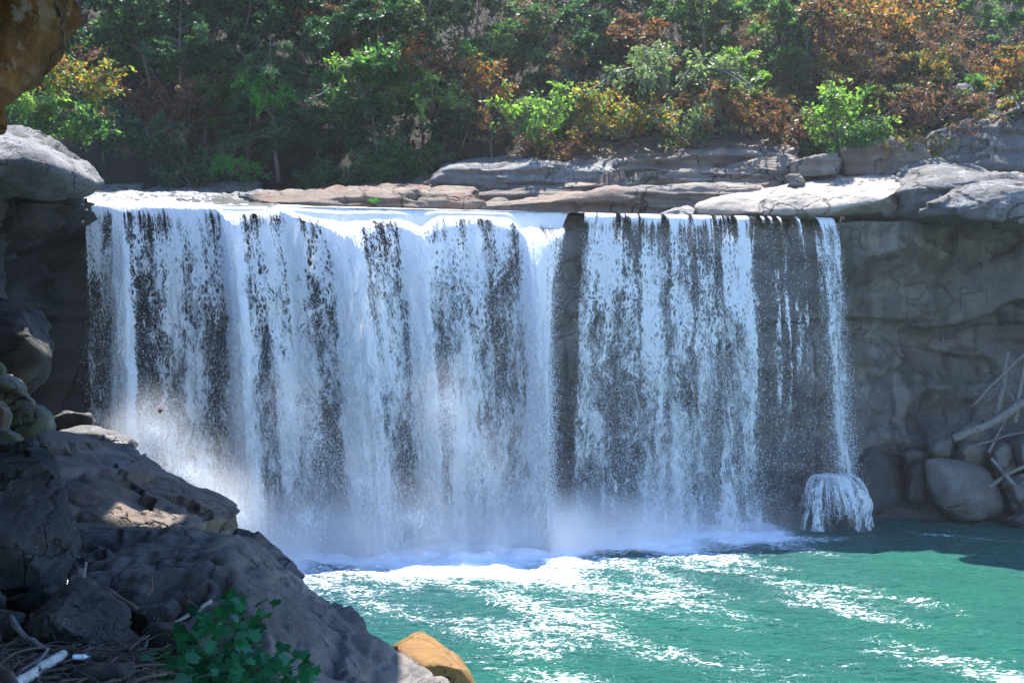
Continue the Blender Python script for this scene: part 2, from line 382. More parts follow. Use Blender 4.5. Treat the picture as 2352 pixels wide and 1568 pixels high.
ro = t.math('SUBTRACT', 0.8, t.math('MULTIPLY', wet_shade, 0.35))
b = t.n('BsdfPrincipled', {'Base Color': col, 'Roughness': ro, 'Normal': t.bump(h, 0.8, 0.3)})
t.surf(b.outputs[0]); M['cliff'] = t.m
me = mesh_np('cliff', V, grid_faces(ns_, nz_), M['cliff'], attrs={'wet': np.maximum(wet, lw * 1.15).ravel()})  # left wall joins the wet mask as painted alcove shade
tag(obj('cliff', me), kind='structure')

# hillside, river bed and plateau as one sheet from the cliff edge up the wooded slope
nu, nv = 360, 200
gx = np.linspace(-75, 75, nu); gt = np.linspace(0, 1, nv) ** 1.2
GX, GT = np.meshgrid(gx, gt)
y0 = ylip(GX) + 0.5
GY = y0 + (142 - y0) * GT
base_y = interp(GX, [(-75, 80), (-27, 90), (-20, 96), (0, 95), (20, 93), (30, 90), (75, 84)])
q = np.stack([GX, GY, 0 * GX], -1).reshape(-1, 3)
rough = fbm(q * 0.12, 4).reshape(GX.shape)
up = np.maximum(GY - base_y - 2 * rough, 0)
slope = interp(GX, [(-75, 0.9), (-10, 1.0), (20, 1.12), (75, 1.05)])
GZ = 19.7 + 0.06 * np.maximum(GY - y0, 0) + slope * up + 1.6 * rough * sstep(0, 6, up) + 0.5 * fbm(q * 0.6, 3).reshape(GX.shape) * sstep(0, 3, up)
GZ = GZ + 1.5 * sstep(-26.5, -30, GX) * (1 - sstep(0, 4, up))
st = (GZ * 0.33) % 1.0
V = np.stack([GX, GY, GZ], -1).reshape(-1, 3)
t = NT('leaf_litter_soil')
co = t.n('TexCoord').outputs['Object']
n1 = t.noise(co, 0.25, 6, 0.6); n2 = t.noise(co, 3.0, 8, 0.7)
col = t.ramp(n2, [(0.3, (0.007, 0.006, 0.005)), (0.5, (0.02, 0.014, 0.011)), (0.72, (0.05, 0.03, 0.022))])
col = t.mix(t.ss(0.52, 0.64, n1), col, t.ramp(n2, [(0.3, (0.012, 0.011, 0.01)), (0.7, (0.05, 0.045, 0.04))]))
b = t.n('BsdfPrincipled', {'Base Color': col, 'Roughness': 0.95, 'Normal': t.bump(n2, 0.9, 0.4)})
t.surf(b.outputs[0]); M['soil'] = t.m
tag(obj('hillside', mesh_np('hillside', V, grid_faces(nu, nv), M['soil'])), kind='structure')
def hill_z(x, y):
    i = int(round((x + 75) / 150 * (nu - 1))); i = min(max(i, 0), nu - 1)
    return float(np.interp(y, GY[:, i], GZ[:, i]))

# foreground rubble ground
nu2, nv2 = 150, 170
gx = np.linspace(-30, 1.5, nu2); gy = np.linspace(-4, 62, nv2)
AX, AY = np.meshgrid(gx, gy)
edge = interp(AY, [(-4, 1.2), (5, -0.6), (9, -1.6), (14, -3.0), (20, -6.5), (30, -12), (45, -18), (62, -24)])
AZ = 10.0 - 0.16 * np.maximum(AY - 4, 0) - 0.9 * np.maximum(AX - edge + 2.2, 0) ** 1.5 - 0.05 * np.maximum(AY - 16, 0) + 0.35 * np.maximum(edge - 4 - AX, 0) * 0.5
q = np.stack([AX, AY, 0 * AX], -1).reshape(-1, 3)
AZ = np.maximum(AZ + 0.18 * fbm(q * 0.9, 4).reshape(AX.shape), -2.5)
GROUND = (gx, gy, AZ)
def ground_z(x, y):
    i = int(np.clip(np.searchsorted(gx, x), 0, nu2 - 1)); j = int(np.clip(np.searchsorted(gy, y), 0, nv2 - 1))
    return float(AZ[j, i])
t = NT('dark_rubble_soil')
co = t.n('TexCoord').outputs['Object']
n2 = t.noise(co, 9.0, 8, 0.7)
col = t.ramp(n2, [(0.3, (0.008, 0.007, 0.007)), (0.55, (0.03, 0.022, 0.018)), (0.75, (0.08, 0.05, 0.04))])
b = t.n('BsdfPrincipled', {'Base Color': col, 'Roughness': 0.9, 'Normal': t.bump(n2, 0.9, 0.06)})
t.surf(b.outputs[0]); M['rubble'] = t.m
tag(obj('ground', mesh_np('ground', np.stack([AX, AY, AZ], -1).reshape(-1, 3), grid_faces(nu2, nv2), M['rubble'])), kind='structure')
#--WATER
# ------------------------------------------------------------------ pool
def water_mat(name, foam_gain, teal=True):
    t = NT(name)
    co = t.n('TexCoord').outputs['Object']
    fo = t.n('Attribute', attribute_name='foam').outputs['Fac']
    wv = t.n('TexNoise', {'Scale': 0.35, 'Detail': 3.0}); t.put(wv.inputs['Vector'], co)
    sc_ = t.n('VectorMath', operation='SCALE'); t.put(sc_.inputs[0], wv.outputs[1]); sc_.inputs['Scale'].default_value = 2.2
    ad = t.n('VectorMath', operation='ADD'); t.put(ad.inputs[0], co); t.put(ad.inputs[1], sc_.outputs[0])
    cw = ad.outputs[0]
    b1 = t.noise(t.mapv(cw, (0.55, 1.1, 1)), 1.0, 4, 0.6)
    b2 = t.noise(t.mapv(co, (2.2, 3.6, 1)), 1.0, 6, 0.62)
    b3 = t.noise(t.mapv(co, (7.0, 11.0, 1)), 1.0, 5, 0.62)
    b4 = t.noise(t.mapv(co, (19.0, 27.0, 1)), 1.0, 3, 0.6)
    h = t.math('ADD', t.math('ADD', t.math('MULTIPLY', b1, 0.9), t.math('MULTIPLY', b2, 0.42)), t.math('ADD', t.math('MULTIPLY', b3, 0.17), t.math('MULTIPLY', b4, 0.05)))
    nb = t.bump(h, 1.0, 1.5)
    # foam: torn streaks and lace, plus white specks painted for sun glitter
    vo = t.n('TexVoronoi', {'Scale': 1.0}, feature='DISTANCE_TO_EDGE'); t.put(vo.inputs['Vector'], t.mapv(cw, (1.6, 2.4, 1)))
    lace = t.math('SUBTRACT', 1.0, t.ss(0.0, 0.22, vo.outputs[0]))
    st = t.noise(t.mapv(cw, (0.5, 1.5, 1), rot=(0, 0, 0.25)), 1.0, 7, 0.68)
    pat = t.math('ADD', t.math('MULTIPLY', lace, 0.10), t.math('ADD', t.math('MULTIPLY', st, 0.55), t.math('ADD', t.math('MULTIPLY', b3, 0.45), t.math('MULTIPLY', b4, 0.32))))
    thr = t.math('SUBTRACT', 1.15, t.math('MULTIPLY', fo, foam_gain))
    foam = t.ss(thr, t.math('ADD', thr, 0.13), pat)
    dash = t.ss(0.47, 0.58, t.noise(t.mapv(cw, (3.2, 10.0, 1), loc=(5, 3, 0)), 1.0, 5, 0.7))
    full = t.ss(0.75, 1.0, fo)
    foam = t.math('MULTIPLY', foam, t.math('MAXIMUM', dash, full))
    glint_spk = t.math('MULTIPLY', t.ss(0.66, 0.72, t.noise(t.mapv(co, (9.0, 22.0, 1)), 1.0, 3, 0.6)), t.ss(0.3, 0.6, fo))  # white specks painted in place of sun glints
    foam = t.math('MAXIMUM', foam, glint_spk)
    cvar = t.noise(co, 0.12, 4, 0.6)
    col = t.ramp(cvar, [(0.3, (0.002, 0.095, 0.075)), (0.6, (0.004, 0.14, 0.09))]) if teal else t.ramp(cvar, [(0.3, (0.05, 0.05, 0.045)), (0.6, (0.12, 0.11, 0.08))])
    col = t.mix(t.n('Attribute', attribute_name='aerated_shade').outputs['Fac'], col, (0.006, 0.085, 0.125))  # bluer near the falls; also paints the shadow blue at left
    wb = t.n('BsdfPrincipled', {'Base Color': col, 'Roughness': 0.3, 'IOR': 1.33, 'Specular IOR Level': 0.9, 'Normal': nb})
    fb = t.n('BsdfPrincipled', {'Base Color': (0.82, 0.86, 0.9, 1), 'Roughness': 0.55, 'Normal': t.bump(pat, 0.7, 0.2)})
    mx = t.n('MixShader'); t.put(mx.inputs[0], foam); t.put(mx.inputs[1], wb.outputs[0]); t.put(mx.inputs[2], fb.outputs[0])
    t.surf(mx.outputs[0]); return t.m
M['pool'] = water_mat('pool_water', 0.76)
nu, nv = 640, 560
gx2 = np.linspace(-32, 60, nu); gy2 = np.linspace(6, 80, nv)
WX, WY = np.meshgrid(gx2, gy2)
q = np.stack([WX * 0.55, WY * 0.9, 0 * WX], -1).reshape(-1, 3)
yl = ylip(WX) - interp(WX, [(-26, 3.5), (-8, 4.5), (3.2, 5.8), (5.0, 2.6), (20, 2.0)])
near = np.exp(-np.maximum(yl - WY, 0) / 4.2) * (WX > -26) * (1 - sstep(15.5, 19, WX))
chop = 0.07 + 0.14 * np.exp(-np.maximum(yl - WY, 0) / 7) + 0.42 * np.exp(-np.maximum(yl - WY, 0) / 2.2) * (1 - sstep(8, 17, WX))
WZ = chop * fbm(q * 0.9, 4).reshape(WX.shape) * 1.6 + 0.17 * (0.5 - np.abs(fbm(q * 2.1 + 7, 3).reshape(WX.shape)))
patch = fbm(np.stack([(WX - WY) * 0.075, (WX + WY) * 0.2, 0 * WX], -1).reshape(-1, 3) + 40, 3).reshape(WX.shape)
foam = np.clip(0.95 * near + 0.47 + 0.52 * patch + 0.06 * np.exp(-((WX - 3) / 9) ** 2), 0, 1.3)
foam -= 0.22 * sstep(12, 26, WX)
foam += 0.28 * np.exp(-((WX - 19.6) / 2.5) ** 2 - ((WY - 66.5) / 1.0) ** 2)
d2 = (WY - (69.0 - (WX - 24.5) * 0.62)) / 0.35
foam += 0.5 * np.exp(-d2 ** 2) * sstep(24, 26, WX) * (1 - sstep(33, 36, WX))
tag(obj('pool_water', mesh_np('pool_water', np.stack([WX, WY, WZ], -1).reshape(-1, 3), grid_faces(nu, nv), M['pool'], attrs={'foam': foam.ravel(), 'aerated_shade': (np.exp(-np.maximum(yl - WY, 0) / 9) * (1 - 0.7 * sstep(6, 22, WX)) + 0.5 * (1 - sstep(-12, 0, WX))).clip(0, 1).ravel()})), kind='structure')  # constant left-hand part of the blue is painted shadow, not aeration

# ------------------------------------------------------------------ river above the falls
LIPZ = 20.1
def lip_z(u): return LIPZ + 0.0 * u
M['river'] = water_mat('river_water', 0.86, teal=False)
nu, nv = 300, 90
ru = np.linspace(120, 1925, nu); rt = np.linspace(0, 1, nv)
RU, RT = np.meshgrid(ru, rt)
dl = interp(RU, [(190, 64), (1910, 72)])
RX = (RU - 1176) / F * dl; 
RY = dl + RT * 26 - 0.15
rise = interp(RU, [(120, 0.10), (480, 0.085), (650, 0.04), (1300, 0.02), (1925, 0.012)])
q = np.stack([RX * 0.7, RY * 0.7, 0 * RX], -1).reshape(-1, 3)
amp = interp(RU, [(120, 0.5), (600, 0.2), (700, 0.12), (1925, 0.05)])
RZ = LIPZ + 0.02 + interp(RU, [(120, .5), (260, .85), (470, .9), (500, .4), (650, .3), (1925, .1)]) * sstep(0, 0.1, RT) * 0.9 + rise * (RY - dl) + amp * fbm(q, 4).reshape(RX.shape) * sstep(0.0, 0.06, RT)
rfoam = interp(RU, [(120, .66), (470, .6), (500, 0.45), (620, 0.5), (650, 0.85), (1150, 0.8), (1320, 0.55), (1925, 0.3)]) * (1 - 0.35 * RT)
RX = RX + (RY - dl) * (-0.05)
tag(obj('river_water', mesh_np('river_water', np.stack([RX, RY, RZ], -1).reshape(-1, 3), grid_faces(nu, nv), M['river'], attrs={'foam': rfoam.ravel()})), kind='structure')

# ------------------------------------------------------------------ waterfalls
def foam_mat(name, seed, bright=0.88, soft=0.0):
    t = NT(name)
    uv = t.n('UVMap').outputs[0]
    sep = t.n('SeparateXYZ', {0: uv}); U, Vv = sep.outputs[0], sep.outputs[1]
    flow = t.n('Attribute', attribute_name='flow').outputs['Fac']
    vs = t.math('MULTIPLY', t.math('POWER', t.math('MAXIMUM', Vv, 0.0), 0.82), 1.55)
    cmb = t.n('CombineXYZ'); t.put(cmb.inputs[0], U); t.put(cmb.inputs[1], vs); cmb.inputs[2].default_value = seed * 7.3
    c0 = cmb.outputs[0]
    wn = t.n('TexNoise', {'Scale': 0.9, 'Detail': 3.0}); t.put(wn.inputs['Vector'], c0)
    sb = t.n('VectorMath', operation='SUBTRACT'); t.put(sb.inputs[0], wn.outputs[1]); sb.inputs[1].default_value = (0.5, 0.5, 0.5)
    sc_ = t.n('VectorMath', operation='SCALE'); t.put(sc_.inputs[0], sb.outputs[0])
    t.put(sc_.inputs['Scale'], t.ss(0.3, 6.0, Vv, 0.08, 1.0))
    ad = t.n('VectorMath', operation='ADD'); t.put(ad.inputs[0], c0); t.put(ad.inputs[1], sc_.outputs[0])
    cw = ad.outputs[0]
    thr = t.noise(t.mapv(c0, (8.5, 0.2, 1)), 1.0, 5, 0.7)
    big = t.noise(t.mapv(cw, (0.9, 0.16, 1)), 1.0, 4, 0.6)
    vo = t.n('TexVoronoi', {'Scale': 1.0}, feature='DISTANCE_TO_EDGE'); t.put(vo.inputs['Vector'], t.mapv(cw, (6.0, 2.6, 1)))
    lace = t.math('SUBTRACT', 1.0, t.ss(0.0, 0.42, vo.outputs[0]))
    cl = t.noise(t.mapv(cw, (4.2, 1.1, 1)), 1.0, 6, 0.72)
    fine = t.noise(t.mapv(cw, (17.0, 6.5, 1)), 1.0, 5, 0.8)
    top = t.math('ADD', t.math('MULTIPLY', thr, 0.7), t.math('MULTIPLY', fine, 0.3))
    mid = t.math('ADD', t.math('ADD', t.math('MULTIPLY', lace, 0.14), t.math('MULTIPLY', cl, 0.40)),
                 t.math('ADD', t.math('MULTIPLY', thr, 0.22), t.math('MULTIPLY', fine, 0.30)))
    low = t.math('ADD', t.math('MULTIPLY', cl, 0.55), t.math('ADD', t.math('MULTIPLY', fine, 0.40), t.math('MULTIPLY', lace, 0.07)))
    wa = t.ss(0.6, 3.2, Vv); wb = t.ss(7.0, 15.0, Vv)
    def fmix(f, a, b_):
        nd = t.n('Mix', data_type='FLOAT'); t.put(nd.inputs[0], f); t.put(nd.inputs[2], a); t.put(nd.inputs[3], b_); return nd.outputs[0]
    pat = fmix(wb, fmix(wa, top, mid), low)
    pat = t.math('ADD', pat, t.math('MULTIPLY', t.math('SUBTRACT', big, 0.5), 0.95))
    th = t.math('SUBTRACT', 0.83, t.math('MULTIPLY', flow, 0.66))
    w = t.ss(1.0, 16.0, Vv, 0.085 + soft, 0.12 + soft)
    th = t.math('SUBTRACT', th, t.math('MULTIPLY', t.math('SUBTRACT', 1.0, t.ss(0.3, 1.6, Vv)), t.ss(0.25, 0.5, flow, 0.0, 0.36)))
    a = t.ss(t.math('SUBTRACT', th, w), t.math('ADD', th, w), pat)
    a = t.math('MULTIPLY', a, t.ss(0.02, 0.12, flow))
    nb = t.bump(pat, 0.9, 0.35)
    d = t.n('BsdfDiffuse', {'Color': (bright, bright, bright, 1), 'Normal': nb})
    tr = t.n('BsdfTranslucent', {'Color': (bright, bright, bright, 1)})
    gl = t.n('BsdfGlossy', {'Roughness': 0.25, 'Color': (1, 1, 1, 1), 'Normal': nb})
    m1 = t.n('MixShader', {0: 0.2}); t.put(m1.inputs[1], d.outputs[0]); t.put(m1.inputs[2], tr.outputs[0])
    m2 = t.n('MixShader', {0: 0.06}); t.put(m2.inputs[1], m1.outputs[0]); t.put(m2.inputs[2], gl.outputs[0])
    tp = t.n('BsdfTransparent')
    m3 = t.n('MixShader'); t.put(m3.inputs[0], a); t.put(m3.inputs[1], tp.outputs[0]); t.put(m3.inputs[2], m2.outputs[0])
    t.surf(m3.outputs[0]); return t.m
FM = [foam_mat('falling_water', 1, 0.92), foam_mat('falling_water_behind', 2, 0.9), foam_mat('falling_spray', 3, 0.92, 0.08)]

STEP = [(185, 0), (490, 0), (505, 0.35), (600, 0.3), (632, 0), (680, 0.5), (760, 0.85), (900, 0.6), (955, 1.0), (1000, 0.35), (1100, 0.3), (1160, 0.4), (1182, 1.0), (1300, 1.0), (1315, 0.9), (1335, 0), (1920, 0)]
LEDGE = [(185, 0), (490, 0), (505, 0.4), (600, 0.5), (632, 0.1), (680, 0.9), (760, 1.2), (900, 0.9), (955, 1.2), (1000, 0.6), (1160, 0.5), (1182, 1.8), (1300, 1.5), (1320, 0.6), (1335, 0), (1920, 0)]
CREST = [(185, 0.55), (260, 0.9), (470, 0.95), (495, 0.5), (620, 0.4), (650, 0.35), (1000, 0.35), (1300, 0.3), (1340, 0.32), (1700, 0.3), (1800, 0.12), (1920, 0.15)]
V0 = [(185, 0.6), (230, 0.8), (280, 1.3), (330, 0.8), (480, 0.8), (520, 1.5), (600, 1.0), (690, 0.9), (780, 1.7), (870, 1.0), (1000, 1.4), (1100, 1.2), (1200, 2.1), (1260, 1.6), (1310, 1.0), (1340, 0.9), (1500, 0.95), (1720, 0.85), (1880, 1.1), (1920, 0.8)]
DRIFT = [(185, 34), (300, 42), (540, 68), (740, 98), (860, 70), (1000, 45), (1170, 40), (1250, -30), (1312, -95), (1340, -42), (1500, -5), (1720, 2), (1860, 26), (1910, 16)]
# (lip position, half width, strength at the top, strength at the foot, extra width at the foot)
MAIN = [(222, 26, .44, .36, 1), (268, 15, .86, .96, 2.6), (318, 34, .44, .34, 1), (352, 24, .50, .44, 1), (396, 34, .46, .42, 1), (432, 18, .56, .52, 1), (468, 28, .42, .36, 1), (516, 20, .95, .86, 1.7),
        (556, 24, .48, .40, 1), (602, 24, .66, .56, 1.1), (646, 28, .72, .62, 1.2), (688, 26, .46, .13, 1), (742, 20, .92, .90, 1.7), (784, 26, .74, .76, 1.3), (834, 26, .52, .46, 1),
        (876, 22, .46, .30, 1), (922, 26, .86, .74, 1.5), (966, 20, .42, .44, 1), (1016, 32, .60, .70, 1.4), (1072, 30, .54, .52, 1.1), (1126, 32, .50, .50, 1.1),
        (1183, 18, .97, .95, 1.6), (1222, 20, .99, .90, 1.4), (1262, 18, .64, .66, 1), (1290, 12, .54, .5, 1)]
VEIL = [(1355, 15, 0.57, 0.39, 1), (1392, 26, 0.50, 0.37, 1), (1440, 26, 0.46, 0.43, 1), (1492, 28, 0.48, 0.53, 1), (1550, 30, 0.48, 0.57, 1), (1606, 28, 0.46, 0.49, 1), (1656, 26, 0.42, 0.51, 1), (1698, 18, 0.46, 0.57, 1),
        (1722, 8, 0.36, 0.27, 1), (1746, 5, 0.42, 0.17, 1), (1762, 5, 0.48, 0.27, 1), (1782, 4, 0.43, 0.15, 1), (1806, 8, 0.30, 0.09, 1), (1822, 5, 0.42, 0.17, 1)]
PLUME = [(1856, 7, .34, .2, .6), (1878, 13, .53, .50, .7), (1896, 9, .48, .54, .7), (1908, 5, .36, .3, .6)]
def flow_at(u, hf, cols, rs):
    out = np.zeros_like(u)
    for (c, w, a, b, ex) in cols:
        ww = w * (1 + (ex - 1) * hf ** 1.3)
        out = np.maximum(out, (a + (b - a) * hf) * np.exp(-np.abs((u - c) / (ww * 1.25)) ** 4))
    return out
def fall_sheet(u0, u1, cols, layer, foot=0.0, lo=0.0, ncol_px=2.2, nrow=230, thin=1.0):
    nu = max(12, int((u1 - u0) / ncol_px)); nv = nrow
    us = np.linspace(u0, u1, nu); s = np.linspace(0, 1, nv)
    U, S = np.meshgrid(us, s)
    dl = interp(U, [(190, 64), (1910, 72)])
    x0 = (U - 1176) / F * dl
    jit = 0.35 * fbm(np.stack([us * 0.02, us * 0, us * 0 + layer], 1), 4)          # uneven crest
    stp = interp(U, STEP) * 0.9 * (1 + 0.15 * noise3(np.stack([us * 0.03, us * 0 + 5, us * 0], 1)))[None, :]; led = interp(U, LEDGE)
    v0 = interp(U, V0) * (1 + 0.25 * jit[None, :])
    ztop = LIPZ + 0.02 - np.maximum(jit, 0)[None, :] * 0.15
    # rows: 12 over the crest and the step, the rest in free fall
    kk = 34
    rise0 = interp(us, CREST) * (1 + 0.5 * jit)
    o = np.zeros_like(U); z = np.zeros_like(U)
    sc = np.linspace(0, 1, kk)[:, None]
    o1 = interp(sc, [(0, -2.6), (0.28, 0.0), (0.45, 0.3), (0.6, 0.38), (1, 0.42)]) + sstep(0.6, 1.0, sc) * led[:kk]
    zc = ztop[:, :] * np.ones((kk, 1)) + rise0[None, :] * (1 - sstep(0.0, 0.33, sc) ** 0.8) - sstep(0.28, 0.62, sc) * (0.12 + stp[:kk]) - sstep(0.6, 1.0, sc) * 0.34 * led[:kk]
    o[:kk] = o1; z[:kk] = zc
    zb = zc[-1]; fr = np.linspace(0, 1, nv - kk + 1)[1:, None] ** 1.0
    zz_ = zb[None, :] + (foot - 0.3 - zb[None, :]) * fr
    drop = zb[None, :] - zz_
    o[kk:] = o1[-1][None, :] + v0[kk:] * np.sqrt(np.maximum(drop, 0) / 4.9) * 0.95
    z[kk:] = zz_
    H = np.clip((LIPZ - z) / LIPZ, 0, 1)
    wu = fbm(np.stack([U * 0.012, H * 5, 0 * U + layer * 3.3], -1).reshape(-1, 3), 4).reshape(U.shape) * 16
    fl = flow_at(U + wu * sstep(0.0, 0.15, H), H, cols, None)
    fl = np.maximum(fl, 0.42 * sstep(0.02, 0.12, H) * (fl > 0.06)) if len(cols) > 15 else fl
    if len(cols) > 15: fl = np.maximum(fl, 0.56 * (1 - sstep(0.015, 0.2, H)))
    ph = np.stack([x0 * 0.9, (LIPZ - z) * 0.22, 0 * U + layer * 9], -1).reshape(-1, 3)
    wob = fbm(ph, 4).reshape(U.shape)
    o = o + 0.55 * wob * sstep(0.02, 0.4, H) + 0.5 * (fl - 0.5) * sstep(0.0, 0.3, H) + (0.0, -0.45, 0.35)[layer] * sstep(0.01, 0.15, H)
    q2 = np.stack([x0 * 2.4, (LIPZ - z) * 1.1, 0 * U + layer * 5 + 2], -1).reshape(-1, 3)
    o = o + 0.22 * fbm(q2, 3).reshape(U.shape) * sstep(0.05, 0.6, H)
    dr = interp(U, DRIFT) * dl / F * np.sqrt(H)
    x = x0 + dr + 0.16 * o + 0.25 * fbm(ph * (0.7, 1.3, 1) + 20, 3).reshape(U.shape) * H
    y = dl - o
    # strength breathes along the fall; frayed side edges
    fl = fl * (1 + 0.16 * wob) * thin
    ed = np.minimum((U - u0), (u1 - U)); fl = fl * sstep(0, 9, ed)
    if len(cols) > 15: fl = fl * (1 - 0.62 * sstep(1225, 1315, U) * sstep(0.45, 1.0, H))
    if lo: fl = fl * sstep(lo, lo + 0.25, H)
    path = np.cumsum(np.r_[np.zeros((1, nu)), np.hypot(np.diff(o, axis=0), np.diff(z, axis=0))], 0) - 2.6
    uv = np.stack([x0 + layer * 3.1, path], -1).reshape(-1, 2)
    V = np.stack([x, y, z], -1).reshape(-1, 3)
    return mesh_np('water_sheet', V, grid_faces(nu, nv), FM[layer], uv=uv, attrs={'flow': fl.ravel()}), (V, fl.ravel(), H.ravel())

rng = np.random.RandomState(3)
t = NT('water_droplet')
d = t.n('BsdfDiffuse', {'Color': (0.85, 0.87, 0.9, 1)}); tr = t.n('BsdfTranslucent', {'Color': (0.85, 0.87, 0.9, 1)})
mx = t.n('MixShader', {0: 0.25}); t.put(mx.inputs[1], d.outputs[0]); t.put(mx.inputs[2], tr.outputs[0]); t.surf(mx.outputs[0]); M['drop'] = t.m
def droplets(C, size, stretch=1.6):
    n = len(C)
    T = np.array([(1, 0, -0.5), (-0.5, 0.87, -0.5), (-0.5, -0.87, -0.5), (0, 0, 1.0)])
    a = rng.rand(n) * 6.28; ca, sa = np.cos(a), np.sin(a)
    t3 = T[None] * size[:, None, None]
    X = t3[..., 0] * ca[:, None] - t3[..., 1] * sa[:, None]; Y = t3[..., 0] * sa[:, None] + t3[..., 1] * ca[:, None]
    V = C[:, None, :] + np.stack([X, Y, t3[..., 2] * stretch], -1)
    f = np.array([(0, 2, 1), (0, 1, 3), (1, 2, 3), (2, 0, 3)])
    Fc = (np.arange(n)[:, None, None] * 4 + f[None]).reshape(-1, 3)
    return V.reshape(-1, 3), Fc
def spray_from(src, n, spread, hmin=0.0, hpow=1.0):
    V, fl, H = src
    w = np.clip(fl, 0, 1) ** 1.5 * (H > hmin) * (0.05 + H) ** hpow; w = w / w.sum()
    i = rng.choice(len(V), n, p=w)
    C = V[i] + rng.normal(size=(n, 3)) * spread * (0.25 + H[i])[:, None] * (1.0, 0.9, 1.0)
    C[:, 1] -= 0.15
    return C[C[:, 2] > 0.02]
falls = []
def waterfall(label, u0, u1, cols, foot=0.0, drops=30000, layers=(0, 1, 2)):
    r = empty('waterfall', P((u0 + u1) / 2, 784, interp((u0 + u1) / 2, [(190, 64), (1910, 72)])) * (1, 1, 0) + (0, -2, foot))
    tag(r, label, 'waterfall', 'waterfalls side by side over the cliff')
    src = None
    for L in layers:
        me, s_ = fall_sheet(u0, u1, cols, L, foot, lo=0.25 if L == 2 else 0.0, thin=(0.86, 0.5, 0.4)[L])
        if L == 0: src = s_
        ch = obj('water_sheet', me); ch.parent = r; ch.matrix_parent_inverse = r.matrix_world.inverted()
        ch.location = -Vector(r.location); ch.matrix_parent_inverse.identity()
    C = spray_from(src, drops, 0.38, 0.03, 0.8)
    sz = 0.009 + 0.02 * rng.rand(len(C)) ** 3
    V, Fc = droplets(C, sz, 1.8)
    o = obj('spray_drops', mesh_np('spray_drops', V - np.array(r.location), Fc, M['drop'], smooth=False), r); o['kind'] = 'stuff'
    return r, src
main_fall, main_src = waterfall('broad white main waterfall filling the left two thirds, left of the bare dark rock gap', 188, 1316, MAIN, drops=190000)
veil_fall, veil_src = waterfall('thin lacy curtain of falling water just right of the bare dark rock gap', 1336, 1836, VEIL, drops=60000)
plume_fall, plume_src = waterfall('narrow single plume at the right end, breaking on a low boulder', 1843, 1916, PLUME, foot=2.6, drops=14000, layers=(0, 1))

# bursts where the water strikes boulders at the foot: drops thrown out in arcs (the mist volume carries the fine part)
BL = [(355, 990, 58.8, 2.0, .9), (300, 1010, 59.5, 1.6, 1.0), (430, 1085, 57.8, 2.0, 1.0), (520, 1165, 57.2, 1.9, 1.0), (665, 935, 61.0, 1.7, .6), (720, 1000, 61.0, 1.6, .5),
      (1010, 925, 62.3, 2.1, .9), (1060, 1010, 62.3, 2.3, .9), (1110, 1090, 62.6, 2.2, .8), (830, 1110, 61.2, 2.2, .8), (1210, 1130, 63.4, 2.0, .9), (700, 1190, 59.5, 2.0, .7), (950, 1190, 60.5, 2.4, .8)]
Cs = []
for (u, v, d, rad, am) in BL:
    n = int(2600 * am); c = P(u, v, d)
    az = rng.uniform(-3.5, .4, n); sp_ = rng.gamma(4, .9, n) * rad * .33; el = rng.uniform(.1, 1.25, n); tm = rng.rand(n) * 1.0
    Cs.append(c + np.stack([np.cos(az) * np.cos(el) * sp_ * tm + .5 * tm, np.sin(az) * np.cos(el) * sp_ * tm * .8, np.sin(el) * sp_ * tm - 4.0 * tm ** 2], 1) + rng.normal(size=(n, 3)) * .3 * rad * .4)
C = np.concatenate(Cs); C = C[C[:, 2] > 0.02]
V, Fc = droplets(C, 0.010 + 0.026 * rng.rand(len(C)) ** 2, 1.3)
o = obj('spray_drops', mesh_np('spray_drops', V - np.array(main_fall.location), Fc, M['drop'], smooth=False), main_fall); o['kind'] = 'stuff'
# the plume fans out over its boulder: a skirt of thin jets
c = P(1893, 1100, 69.4); jets = []; Cj = []
for k in range(46):
    az = rng.uniform(-3.5, .45); r0_ = rng.uniform(.9, 2.0); h0 = rng.uniform(0, .25); tmx = math.sqrt(2.9 / 4.9)
    tt = np.linspace(0, tmx * rng.uniform(.75, 1.0), 9)[:, None]
    vel = np.array([math.cos(az) * r0_ + .45, math.sin(az) * r0_ * .8, 0.7 * rng.rand()])
    pth = c + np.array([rng.normal() * .3, -.2, h0]) + vel * tt * 1.25 - np.array([0, 0, 4.9]) * tt ** 2
    pth = pth[pth[:, 2] > 0.0]
    if len(pth) < 4: continue
    jets.append(tube(pth, np.linspace(rng.uniform(.012, .035), .008, len(pth)), 5, .5, k)); Cj.append(np.repeat(pth, 14, 0) + rng.normal(size=(len(pth) * 14, 3)) * .1)
nu, nv = 140, 70
A, S_ = np.meshgrid(np.linspace(-3.7, .7, nu), np.linspace(0, 1, nv))
q = np.stack([np.cos(A) * 2.2, np.sin(A) * 2.2, S_ * 1.2], -1).reshape(-1, 3); w = fbm(q, 4).reshape(A.shape)
rad = (0.1 + 1.12 * S_ ** .72) * (1 + .5 * w) * (1 + .18 * np.cos(A))
z = c[2] + .3 - 3.4 * np.maximum(S_ - .22, 0) ** 1.7 * 1.5 + .12 * w
V = np.stack([c[0] + .35 + np.cos(A) * 2.1 * rad, c[1] + np.sin(A) * 1.5 * rad, np.maximum(z, .03)], -1).reshape(-1, 3)
fl = (interp(S_, [(0, .92), (.2, .66), (.36, .44), (1, .385)]) + .4 * w) * sstep(0, .3, A + 3.7) * sstep(0, .3, .7 - A)
uv = np.stack([A * 3.4 + 60, 4 + S_ * 6], -1).reshape(-1, 2)
obj('splash', mesh_np('splash', V - np.array(plume_fall.location), grid_faces(nu, nv), FM[0], uv=uv, attrs={'flow': fl.ravel()}), plume_fall)
V, Fc = merge(jets); obj('splash', quads_to_mesh('splash', V - np.array(plume_fall.location), Fc, M['drop']), plume_fall)
